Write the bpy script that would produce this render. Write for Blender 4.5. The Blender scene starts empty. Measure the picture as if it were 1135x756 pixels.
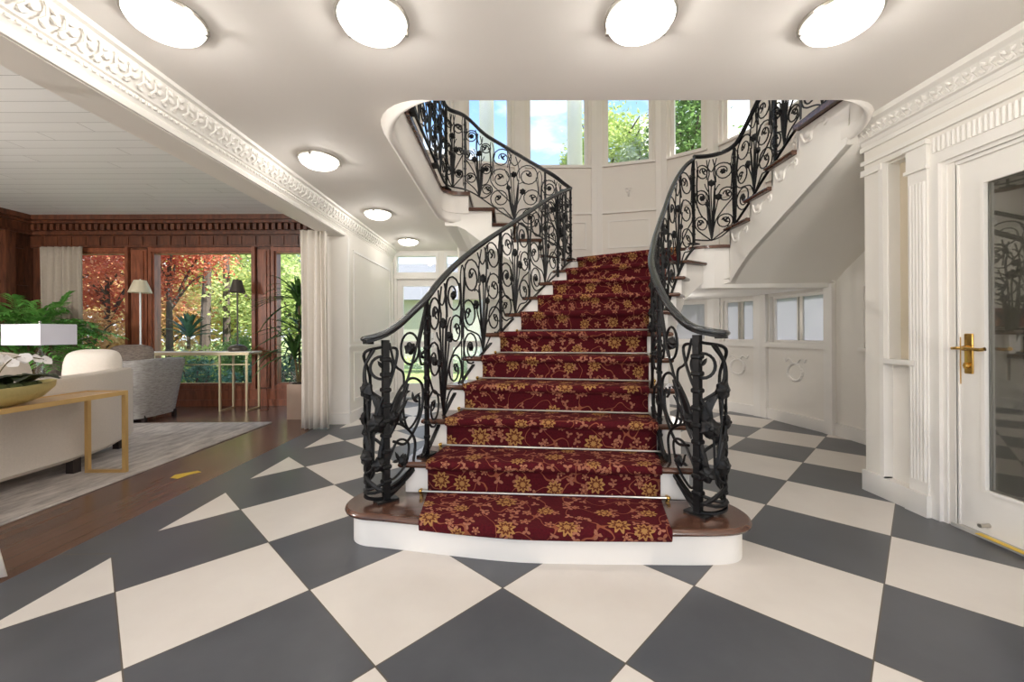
import bpy, math, random
from math import sin, cos, pi, sqrt, atan2, radians, hypot
from mathutils import Vector, Matrix
from mathutils.geometry import tessellate_polygon

S = bpy.context.scene
COL = S.collection
random.seed(7)

# ------------------------------------------------------------------ camera
cam = bpy.data.cameras.new('camera'); camo = bpy.data.objects.new('camera', cam); COL.objects.link(camo)
cam.sensor_width = 36.0; cam.lens = 459.473 / 1135 * 36.0
cam.shift_y = -(378 - 368.634) / 1135
cam.clip_start = 0.05; cam.clip_end = 400
YAW, ROLL = 0.0082164, 0.00580505
camo.location = (0, 0, 1.1)
camo.rotation_mode = 'QUATERNION'
camo.rotation_quaternion = (Matrix.Rotation(-YAW, 4, 'Z') @ Matrix.Rotation(pi / 2, 4, 'X') @ Matrix.Rotation(-ROLL, 4, 'Z')).to_quaternion()
S.camera = camo
S.view_settings.view_transform = 'Standard'; S.view_settings.look = 'None'
S.view_settings.gamma = 1.0; S.view_settings.use_curve_mapping = False
S.view_settings.exposure = 0.0
S.cycles.use_denoising = True
S.cycles.max_bounces = 10; S.cycles.diffuse_bounces = 5; S.cycles.glossy_bounces = 4
S.cycles.transparent_max_bounces = 24; S.cycles.sample_clamp_indirect = 6.0

# ------------------------------------------------------------------ materials
def N(nt, t, **kw):
    n = nt.nodes.new(t)
    for k, v in kw.items():
        if k in n.inputs: n.inputs[k].default_value = v
        else: setattr(n, k, v)
    return n
def newmat(name):
    m = bpy.data.materials.new(name); m.use_nodes = True
    nt = m.node_tree; b = nt.nodes['Principled BSDF']
    return m, nt, b
def srgb(r, g, b):
    f = lambda c: (c / 255 / 12.92) if c / 255 <= .04045 else ((c / 255 + .055) / 1.055) ** 2.4
    return (f(r), f(g), f(b), 1)
def mathn(nt, op, a, b=None, c=None):
    n = nt.nodes.new('ShaderNodeMath'); n.operation = op
    for i, v in enumerate((a, b, c)):
        if v is None: continue
        if isinstance(v, (int, float)): n.inputs[i].default_value = v
        else: nt.links.new(v, n.inputs[i])
    return n.outputs[0]
def mixc(nt, fac, a, b):
    n = nt.nodes.new('ShaderNodeMix'); n.data_type = 'RGBA'
    for idx, v in ((0, fac), (6, a), (7, b)):
        if isinstance(v, (int, float, tuple)): n.inputs[idx].default_value = v
        else: nt.links.new(v, n.inputs[idx])
    return n.outputs[2]
def plain(name, col, rough=.6, metal=0., noise=.06, scale=9., bump=0., spec=.5, bscale=60., coat=0.):
    """colour with a gentle mottling and optional bump"""
    m, nt, b = newmat(name)
    tc = N(nt, 'ShaderNodeTexCoord')
    n = N(nt, 'ShaderNodeTexNoise', Scale=scale, Detail=4.0); nt.links.new(tc.outputs['Object'], n.inputs['Vector'])
    c = col
    lo = tuple(x * (1 - noise) for x in c[:3]) + (1,); hi = tuple(min(1, x * (1 + noise)) for x in c[:3]) + (1,)
    nt.links.new(mixc(nt, n.outputs['Fac'], lo, hi), b.inputs['Base Color'])
    b.inputs['Roughness'].default_value = rough; b.inputs['Metallic'].default_value = metal
    b.inputs['Specular IOR Level'].default_value = spec; b.inputs['Coat Weight'].default_value = coat
    if bump:
        n2 = N(nt, 'ShaderNodeTexNoise', Scale=bscale, Detail=3.0); nt.links.new(tc.outputs['Object'], n2.inputs['Vector'])
        bp = N(nt, 'ShaderNodeBump', Strength=bump, Distance=.01); nt.links.new(n2.outputs['Fac'], bp.inputs['Height'])
        nt.links.new(bp.outputs['Normal'], b.inputs['Normal'])
    return m
def wood(name, c1, c2, rough=.35, scale=(1, 12, 12), coat=.2):
    m, nt, b = newmat(name)
    tc = N(nt, 'ShaderNodeTexCoord'); mp = N(nt, 'ShaderNodeMapping'); mp.inputs['Scale'].default_value = scale
    nt.links.new(tc.outputs['Object'], mp.inputs['Vector'])
    n = N(nt, 'ShaderNodeTexNoise', Scale=3.0, Detail=8.0, Distortion=.6); nt.links.new(mp.outputs[0], n.inputs['Vector'])
    cr = N(nt, 'ShaderNodeValToRGB'); cr.color_ramp.elements[0].color = c1; cr.color_ramp.elements[1].color = c2
    cr.color_ramp.elements[0].position = .35; cr.color_ramp.elements[1].position = .65
    nt.links.new(n.outputs['Fac'], cr.inputs[0]); nt.links.new(cr.outputs[0], b.inputs['Base Color'])
    b.inputs['Roughness'].default_value = rough; b.inputs['Coat Weight'].default_value = coat; b.inputs['Coat Roughness'].default_value = .15
    return m

M = {}
M['white'] = plain('white_paint', srgb(238, 234, 228), .45, noise=.015)
M['wall'] = plain('cream_wall_paint', srgb(236, 231, 223), .6, noise=.015)
M['ceil'] = plain('ceiling_paint', srgb(240, 235, 229), .8, noise=.01)
M['iron'] = plain('black_wrought_iron', srgb(20, 20, 22), .42, metal=.4, noise=.2, bump=.15, bscale=90)
M['rail'] = plain('dark_bronze_handrail', srgb(84, 86, 88), .25, metal=.6, noise=.1)
M['brass'] = plain('polished_brass', srgb(205, 165, 90), .22, metal=1., noise=.05)
M['gold'] = plain('brushed_gold_frame', srgb(214, 178, 118), .35, metal=.6, noise=.08)
M['nickel'] = plain('satin_nickel', srgb(190, 186, 178), .3, metal=.9)
M['darkfoot'] = plain('dark_wood_foot', srgb(42, 30, 26), .5)
M['treadwood'] = wood('walnut_tread', srgb(72, 46, 36), srgb(100, 67, 52), .2, (2, 14, 14), .4)
M['panelwood'] = wood('mahogany_panelling', srgb(72, 40, 27), srgb(112, 66, 44), .4, (8, 8, 1.2), .2)
M['windowwood'] = wood('cherry_window_frame', srgb(112, 63, 43), srgb(150, 88, 61), .35, (8, 8, 1.2), .3)
M['curtain'] = plain('linen_curtain', srgb(222, 214, 204), .9, noise=.06, scale=30, bump=.1, bscale=200)
M['greycurtain'] = plain('grey_linen_curtain', srgb(172, 160, 146), .9, noise=.08, scale=30, bump=.1, bscale=200)
M['sofa'] = plain('natural_linen_upholstery', srgb(206, 196, 184), .95, noise=.08, scale=70, bump=.3, bscale=240)
M['cushion'] = plain('cream_cushion_fabric', srgb(226, 217, 206), .95, noise=.06, scale=50, bump=.2, bscale=200)
M['bluecushion'] = plain('pale_blue_patterned_fabric', srgb(196, 204, 216), .95, noise=.25, scale=14, bump=.2, bscale=200)
M['lampwhite'] = plain('white_ceramic', srgb(240, 240, 240), .2, noise=.01)
M['pot'] = plain('stoneware_planter', srgb(176, 152, 134), .6, noise=.1, bump=.1)
M['bowl'] = plain('gold_leaf_bowl', srgb(196, 180, 120), .4, metal=.35, noise=.2, scale=14, bump=.15)
M['soil'] = plain('potting_soil', srgb(52, 42, 32), 1., noise=.3, scale=40, bump=.6)
M['moss'] = plain('green_moss', srgb(70, 78, 40), 1., noise=.4, scale=60, bump=.8)
M['petal'] = plain('white_orchid_petal', srgb(240, 236, 234), .6, noise=.03)
M['yellow'] = plain('yellow_tape', srgb(222, 186, 60), .5, noise=.1)
M['cord'] = plain('brown_flex', srgb(120, 66, 50), .5)
M['black'] = plain('black_plastic', srgb(20, 20, 20), .5)
M['palegold'] = plain('pale_champagne_metal', srgb(206, 194, 160), .35, metal=.6, noise=.05)
M['bark'] = plain('tree_bark', srgb(84, 74, 68), .95, noise=.35, scale=12, bump=.6, bscale=20)
M['stem'] = plain('brown_stem', srgb(96, 84, 52), .8, noise=.2)
M['lawn'] = plain('lawn_grass', srgb(134, 150, 92), 1., noise=.35, scale=3, bump=.6)
M['stone'] = plain('stone_paving', srgb(190, 186, 180), .8, noise=.08)
M['column'] = plain('painted_stone_column', srgb(226, 226, 224), .6, noise=.03)
M['roofgrey'] = plain('grey_roof_shingles', srgb(120, 122, 128), .9, noise=.2, scale=20)
M['silvershade'] = plain('pewter_lamp_shade', srgb(96, 90, 82), .35, metal=.6)
M['creamshade'] = plain('cream_lamp_shade', srgb(214, 204, 178), .6)
M['shade'] = plain('white_linen_shade', srgb(226, 226, 238), .9, noise=.02)

def leafmat(name, stops, scale=1.2, trans=.35, rough=.5):
    m, nt, b = newmat(name)
    tc = N(nt, 'ShaderNodeTexCoord')
    n = N(nt, 'ShaderNodeTexNoise', Scale=scale, Detail=5.0, Roughness=.7); nt.links.new(tc.outputs['Object'], n.inputs['Vector'])
    cr = N(nt, 'ShaderNodeValToRGB'); e = cr.color_ramp.elements
    while len(e) < len(stops): e.new(.5)
    for i, c in enumerate(stops):
        e[i].position = .28 + .44 * i / max(1, len(stops) - 1); e[i].color = c
    nt.links.new(n.outputs['Fac'], cr.inputs[0]); nt.links.new(cr.outputs[0], b.inputs['Base Color'])
    b.inputs['Roughness'].default_value = rough
    tr = N(nt, 'ShaderNodeBsdfTranslucent'); nt.links.new(cr.outputs[0], tr.inputs['Color'])
    mx = N(nt, 'ShaderNodeMixShader', Fac=trans)
    nt.links.new(b.outputs[0], mx.inputs[1]); nt.links.new(tr.outputs[0], mx.inputs[2])
    nt.links.new(mx.outputs[0], nt.nodes['Material Output'].inputs['Surface'])
    return m
M['palmleaf'] = leafmat('palm_leaf', [srgb(58, 112, 48), srgb(112, 174, 82), srgb(166, 212, 126)], 4., .25)
M['drac'] = leafmat('dracaena_leaf', [srgb(34, 62, 32), srgb(84, 124, 60)], 4., .2, .35)
M['agave'] = leafmat('agave_leaf', [srgb(36, 78, 62), srgb(96, 140, 112)], 8., .1, .35)
M['orchidleaf'] = leafmat('orchid_leaf', [srgb(24, 34, 18), srgb(52, 64, 32)], 8., .1, .35)
M['redleaf'] = leafmat('maple_leaf_red', [srgb(140, 62, 48), srgb(204, 104, 80), srgb(218, 160, 122)], .8, .5)
M['orangeleaf'] = leafmat('maple_leaf_orange', [srgb(172, 112, 80), srgb(214, 172, 122), srgb(222, 210, 148)], .8, .5)
M['limeleaf'] = leafmat('fresh_green_leaf', [srgb(126, 152, 84), srgb(182, 200, 122), srgb(220, 228, 172)], .7, .5)
M['yellowleaf'] = leafmat('yellow_green_leaf', [srgb(156, 166, 84), srgb(206, 206, 124), srgb(226, 222, 164)], .7, .5)
M['blossom'] = leafmat('white_blossom_leaf', [srgb(170, 184, 160), srgb(220, 224, 214)], 1.5, .4)
M['hedgeleaf'] = leafmat('hedge_leaf', [srgb(30, 66, 48), srgb(74, 122, 96), srgb(150, 186, 176)], 3., .3)
M['midleaf'] = leafmat('mid_green_leaf', [srgb(66, 98, 54), srgb(116, 150, 84), srgb(168, 192, 124)], .8, .45)

def glassmat(name, tint, gloss=.08, rough=.0):
    m, nt, b = newmat(name); nt.nodes.remove(b)
    t = N(nt, 'ShaderNodeBsdfTransparent'); t.inputs[0].default_value = tint
    g = N(nt, 'ShaderNodeBsdfGlossy'); g.inputs['Roughness'].default_value = rough
    ge = N(nt, 'ShaderNodeNewGeometry'); dt = N(nt, 'ShaderNodeVectorMath', operation='DOT_PRODUCT')
    nt.links.new(ge.outputs['Incoming'], dt.inputs[0]); nt.links.new(ge.outputs['Normal'], dt.inputs[1])
    k = mathn(nt, 'POWER', mathn(nt, 'SUBTRACT', 1.0, mathn(nt, 'ABSOLUTE', dt.outputs['Value'])), 5.0)
    f = mathn(nt, 'MULTIPLY_ADD', k, 1 - gloss, gloss)
    mx = N(nt, 'ShaderNodeMixShader'); nt.links.new(f, mx.inputs[0])
    nt.links.new(t.outputs[0], mx.inputs[1]); nt.links.new(g.outputs[0], mx.inputs[2])
    nt.links.new(mx.outputs[0], nt.nodes['Material Output'].inputs['Surface'])
    return m
M['glass'] = glassmat('window_glass', (.98, .985, .985, 1), .03)
M['darkglass'] = glassmat('dark_door_glass', (.60, .59, .57, 1), .22, .02)
M['vase'] = glassmat('clear_vase_glass', (.9, .93, .92, 1), .12)
def frosted():
    m, nt, b = newmat('frosted_glass')
    b.inputs['Base Color'].default_value = srgb(186, 186, 192); b.inputs['Roughness'].default_value = .25
    tc = N(nt, 'ShaderNodeTexCoord'); w = N(nt, 'ShaderNodeTexNoise', Scale=4.0); nt.links.new(tc.outputs['Object'], w.inputs['Vector'])
    tr = N(nt, 'ShaderNodeBsdfTranslucent'); tr.inputs[0].default_value = srgb(192, 192, 198)
    mx = N(nt, 'ShaderNodeMixShader', Fac=.6)
    nt.links.new(b.outputs[0], mx.inputs[1]); nt.links.new(tr.outputs[0], mx.inputs[2])
    nt.links.new(mx.outputs[0], nt.nodes['Material Output'].inputs['Surface'])
    return m
M['frosted'] = frosted()
def lampglass():
    m, nt, b = newmat('lit_lamp_glass'); nt.nodes.remove(b)
    t = N(nt, 'ShaderNodeBsdfTransparent'); e = N(nt, 'ShaderNodeEmission'); e.inputs[0].default_value = (1, .95, .86, 1); e.inputs[1].default_value = 5.0
    mx = N(nt, 'ShaderNodeMixShader', Fac=.5)
    nt.links.new(t.outputs[0], mx.inputs[1]); nt.links.new(e.outputs[0], mx.inputs[2])
    nt.links.new(mx.outputs[0], nt.nodes['Material Output'].inputs['Surface'])
    return m
M['lampglass'] = lampglass()

# checker tiles laid at 45 degrees
TILE, U0, W0 = .5858, 1.2402, 1.2858
def tilemat(border=False):
    m, nt, b = newmat('checker_stone_tiles' if not border else 'dark_border_tiles')
    g = N(nt, 'ShaderNodeNewGeometry'); sp = N(nt, 'ShaderNodeSeparateXYZ'); nt.links.new(g.outputs['Position'], sp.inputs[0])
    x, y = sp.outputs[0], sp.outputs[1]
    if border:
        fy = mathn(nt, 'DIVIDE', mathn(nt, 'SUBTRACT', y, 2.10), TILE)
        e = mathn(nt, 'ABSOLUTE', mathn(nt, 'SUBTRACT', mathn(nt, 'FRACT', fy), .5))
        grout = mathn(nt, 'GREATER_THAN', e, .4945); chk = None
    else:
        r2 = 1 / sqrt(2)
        u = mathn(nt, 'MULTIPLY', mathn(nt, 'ADD', x, y), r2); w = mathn(nt, 'MULTIPLY', mathn(nt, 'SUBTRACT', y, x), r2)
        fu = mathn(nt, 'DIVIDE', mathn(nt, 'SUBTRACT', u, U0), TILE); fw = mathn(nt, 'DIVIDE', mathn(nt, 'SUBTRACT', w, W0), TILE)
        chk = mathn(nt, 'FLOORED_MODULO', mathn(nt, 'ADD', mathn(nt, 'FLOOR', fu), mathn(nt, 'FLOOR', fw)), 2.0)
        gu = mathn(nt, 'ABSOLUTE', mathn(nt, 'SUBTRACT', mathn(nt, 'FRACT', fu), .5)); gw = mathn(nt, 'ABSOLUTE', mathn(nt, 'SUBTRACT', mathn(nt, 'FRACT', fw), .5))
        grout = mathn(nt, 'GREATER_THAN', mathn(nt, 'MAXIMUM', gu, gw), .4955)
    n = N(nt, 'ShaderNodeTexNoise', Scale=3.5, Detail=6.0, Roughness=.6); nt.links.new(g.outputs['Position'], n.inputs['Vector'])
    dark = mixc(nt, n.outputs['Fac'], srgb(66, 68, 73), srgb(94, 96, 101))
    light = mixc(nt, n.outputs['Fac'], srgb(212, 204, 196), srgb(230, 224, 217))
    c = dark if chk is None else mixc(nt, chk, dark, light)
    c = mixc(nt, grout, c, srgb(92, 84, 74))
    nt.links.new(c, b.inputs['Base Color'])
    rr = mathn(nt, 'MULTIPLY_ADD', n.outputs['Fac'], .2, .22); nt.links.new(rr, b.inputs['Roughness'])
    bp = N(nt, 'ShaderNodeBump', Strength=.25, Distance=.003, invert=True); nt.links.new(grout, bp.inputs['Height']); nt.links.new(bp.outputs[0], b.inputs['Normal'])
    return m
M['tiles'] = tilemat(); M['border'] = tilemat(True)
def plankmat(name, c1, c2, width, axis, rough, groove, length=1.6):
    m, nt, b = newmat(name)
    g = N(nt, 'ShaderNodeNewGeometry'); sp = N(nt, 'ShaderNodeSeparateXYZ'); nt.links.new(g.outputs['Position'], sp.inputs[0])
    a, l = (sp.outputs[0], sp.outputs[1]) if axis == 'Y' else (sp.outputs[1], sp.outputs[0])
    fa = mathn(nt, 'DIVIDE', a, width); idx = mathn(nt, 'FLOOR', fa)
    wn = N(nt, 'ShaderNodeTexWhiteNoise', noise_dimensions='1D'); nt.links.new(idx, wn.inputs['W'])
    fl = mathn(nt, 'ADD', mathn(nt, 'DIVIDE', l, length), mathn(nt, 'MULTIPLY', wn.outputs['Value'], 7.0))
    ia = mathn(nt, 'ADD', mathn(nt, 'MULTIPLY', idx, 13.7), mathn(nt, 'FLOOR', fl))
    wn2 = N(nt, 'ShaderNodeTexWhiteNoise', noise_dimensions='1D'); nt.links.new(ia, wn2.inputs['W'])
    ga = mathn(nt, 'GREATER_THAN', mathn(nt, 'ABSOLUTE', mathn(nt, 'SUBTRACT', mathn(nt, 'FRACT', fa), .5)), .5 - groove / width)
    gl = mathn(nt, 'GREATER_THAN', mathn(nt, 'ABSOLUTE', mathn(nt, 'SUBTRACT', mathn(nt, 'FRACT', fl), .5)), .5 - groove / length)
    gr = mathn(nt, 'MAXIMUM', ga, gl)
    mp = N(nt, 'ShaderNodeMapping'); mp.inputs['Scale'].default_value = (20, 1.5, 1) if axis == 'Y' else (1.5, 20, 1)
    nt.links.new(g.outputs['Position'], mp.inputs[0]); n = N(nt, 'ShaderNodeTexNoise', Scale=1.5, Detail=6.0); nt.links.new(mp.outputs[0], n.inputs['Vector'])
    f = mathn(nt, 'ADD', mathn(nt, 'MULTIPLY', wn2.outputs['Value'], .5), mathn(nt, 'MULTIPLY', n.outputs['Fac'], .5))
    c = mixc(nt, f, c1, c2); c = mixc(nt, gr, c, tuple(v * .55 for v in c1[:3]) + (1,))
    nt.links.new(c, b.inputs['Base Color']); b.inputs['Roughness'].default_value = rough
    bp = N(nt, 'ShaderNodeBump', Strength=.3, Distance=.004, invert=True); nt.links.new(gr, bp.inputs['Height']); nt.links.new(bp.outputs[0], b.inputs['Normal'])
    return m
M['woodfloor'] = plankmat('dark_plank_floor', srgb(84, 60, 50), srgb(122, 92, 76), .13, 'Y', .24, .0015)
M['boardceil'] = plankmat('white_board_ceiling', srgb(226, 227, 226), srgb(236, 237, 237), .16, 'X', .45, .003, 2.4)

def carpet():
    m, nt, b = newmat('floral_stair_carpet')
    uv = N(nt, 'ShaderNodeTexCoord').outputs['UV']
    def flower(scale, rnd, petals, R, amp, off):
        mp = N(nt, 'ShaderNodeMapping'); mp.inputs['Location'].default_value = off; nt.links.new(uv, mp.inputs[0])
        sc = N(nt, 'ShaderNodeVectorMath', operation='SCALE'); sc.inputs['Scale'].default_value = scale; nt.links.new(mp.outputs[0], sc.inputs[0])
        v = N(nt, 'ShaderNodeTexVoronoi', voronoi_dimensions='2D', Scale=1.0, Randomness=rnd); nt.links.new(sc.outputs[0], v.inputs['Vector'])
        d = N(nt, 'ShaderNodeVectorMath', operation='SUBTRACT'); nt.links.new(sc.outputs[0], d.inputs[0]); nt.links.new(v.outputs['Position'], d.inputs[1])
        sp = N(nt, 'ShaderNodeSeparateXYZ'); nt.links.new(d.outputs[0], sp.inputs[0])
        wn = N(nt, 'ShaderNodeSeparateColor'); nt.links.new(v.outputs['Color'], wn.inputs[0])
        ang = mathn(nt, 'ADD', mathn(nt, 'ARCTAN2', sp.outputs[1], sp.outputs[0]), mathn(nt, 'MULTIPLY', wn.outputs[0], 6.28))
        pet = mathn(nt, 'MULTIPLY_ADD', mathn(nt, 'COSINE', mathn(nt, 'MULTIPLY', ang, petals)), amp, 1.0)
        rr = mathn(nt, 'MULTIPLY', pet, mathn(nt, 'MULTIPLY_ADD', wn.outputs[1], R * .4, R * .75))
        ratio = mathn(nt, 'DIVIDE', v.outputs['Distance'], rr)
        mask = mathn(nt, 'LESS_THAN', ratio, 1.0)
        ring = mathn(nt, 'GREATER_THAN', mathn(nt, 'SINE', mathn(nt, 'MULTIPLY', ratio, 9.0)), -.1)
        return mask, mathn(nt, 'MULTIPLY', mask, ring), wn.outputs[2]
    big, bigr, _ = flower(4.4, .6, 9.0, .19, .22, (0, 0, 0))
    mid, midr, _ = flower(7.5, .9, 5.0, .14, .45, (3.3, 1.7, 0))
    sm, smr, pick = flower(16.0, 1.0, 3.0, .25, .7, (1.1, 5.2, 0))
    nz = N(nt, 'ShaderNodeTexNoise', Scale=8.0, Detail=.5, noise_dimensions='2D'); nt.links.new(uv, nz.inputs['Vector'])
    vine = mathn(nt, 'LESS_THAN', mathn(nt, 'ABSOLUTE', mathn(nt, 'SUBTRACT', nz.outputs['Fac'], .5)), .012)
    ns = N(nt, 'ShaderNodeTexNoise', Scale=90.0, Detail=2.0); nt.links.new(uv, ns.inputs['Vector'])
    c = mixc(nt, ns.outputs['Fac'], srgb(54, 7, 15), srgb(92, 17, 26))
    c = mixc(nt, vine, c, srgb(138, 78, 56))
    smm = mathn(nt, 'MULTIPLY', sm, mathn(nt, 'GREATER_THAN', pick, .45))
    c = mixc(nt, smm, c, mixc(nt, pick, srgb(122, 70, 50), srgb(160, 106, 84)))
    c = mixc(nt, mid, c, srgb(118, 50, 44)); c = mixc(nt, midr, c, srgb(166, 116, 86))
    c = mixc(nt, big, c, srgb(98, 48, 30)); c = mixc(nt, bigr, c, srgb(164, 122, 72))
    nt.links.new(c, b.inputs['Base Color']); b.inputs['Roughness'].default_value = .95; b.inputs['Specular IOR Level'].default_value = .2
    bp = N(nt, 'ShaderNodeBump', Strength=.4, Distance=.004); nt.links.new(ns.outputs['Fac'], bp.inputs['Height']); nt.links.new(bp.outputs[0], b.inputs['Normal'])
    return m
M['carpet'] = carpet()
def weave(name, c1, c2, scale, rough=.9):
    m, nt, b = newmat(name)
    tc = N(nt, 'ShaderNodeTexCoord'); mp = N(nt, 'ShaderNodeMapping'); mp.inputs['Scale'].default_value = scale
    nt.links.new(tc.outputs['Object'], mp.inputs[0])
    n = N(nt, 'ShaderNodeTexNoise', Scale=4.0, Detail=5.0, Roughness=.7); nt.links.new(mp.outputs[0], n.inputs['Vector'])
    cr = N(nt, 'ShaderNodeValToRGB'); cr.color_ramp.elements[0].position = .35; cr.color_ramp.elements[1].position = .65
    cr.color_ramp.elements[0].color = c1; cr.color_ramp.elements[1].color = c2
    nt.links.new(n.outputs['Fac'], cr.inputs[0]); nt.links.new(cr.outputs[0], b.inputs['Base Color']); b.inputs['Roughness'].default_value = rough
    b.inputs['Specular IOR Level'].default_value = .2
    bp = N(nt, 'ShaderNodeBump', Strength=.3, Distance=.005); nt.links.new(n.outputs['Fac'], bp.inputs['Height']); nt.links.new(bp.outputs[0], b.inputs['Normal'])
    return m
M['rug'] = weave('abstract_grey_rug', srgb(160, 152, 146), srgb(214, 206, 198), (3, .8, 1))
M['armchair'] = weave('grey_striped_upholstery', srgb(140, 136, 132), srgb(186, 182, 178), (4, 4, 30))
M['greypillow'] = weave('grey_brown_pillow', srgb(116, 104, 96), srgb(160, 148, 138), (6, 6, 26))
M['backpanel'] = weave('beige_linen_back', srgb(196, 178, 156), srgb(218, 203, 184), (30, 30, 3))
def ornate(name, col, scale):
    m, nt, b = newmat(name)
    b.inputs['Base Color'].default_value = col; b.inputs['Roughness'].default_value = .5
    tc = N(nt, 'ShaderNodeTexCoord')
    v = N(nt, 'ShaderNodeTexVoronoi', Scale=scale, feature='SMOOTH_F1'); nt.links.new(tc.outputs['Object'], v.inputs['Vector'])
    n = N(nt, 'ShaderNodeTexNoise', Scale=scale * 1.6, Distortion=1.5); nt.links.new(tc.outputs['Object'], n.inputs['Vector'])
    h = mathn(nt, 'ADD', v.outputs['Distance'], n.outputs['Fac'])
    bp = N(nt, 'ShaderNodeBump', Strength=1.0, Distance=.02); nt.links.new(h, bp.inputs['Height']); nt.links.new(bp.outputs[0], b.inputs['Normal'])
    return m
M['ornate'] = ornate('carved_plaster', srgb(234, 229, 222), 22)
M['beam'] = plain('beam_paint', srgb(238, 233, 226), .5, noise=.01)

# ------------------------------------------------------------------ mesh builder
def catmull(P, n=8):
    P = [Vector(p) for p in P]
    if len(P) < 3: return P
    Q = [P[0] * 2 - P[1]] + P + [P[-1] * 2 - P[-2]]
    out = []
    for i in range(1, len(Q) - 2):
        a, b, c, d = Q[i - 1:i + 3]
        for k in range(n):
            t = k / n
            out.append(.5 * ((2 * b) + (c - a) * t + (2 * a - 5 * b + 4 * c - d) * t * t + (3 * b - a - 3 * c + d) * t ** 3))
    out.append(P[-1]); return out

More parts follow.
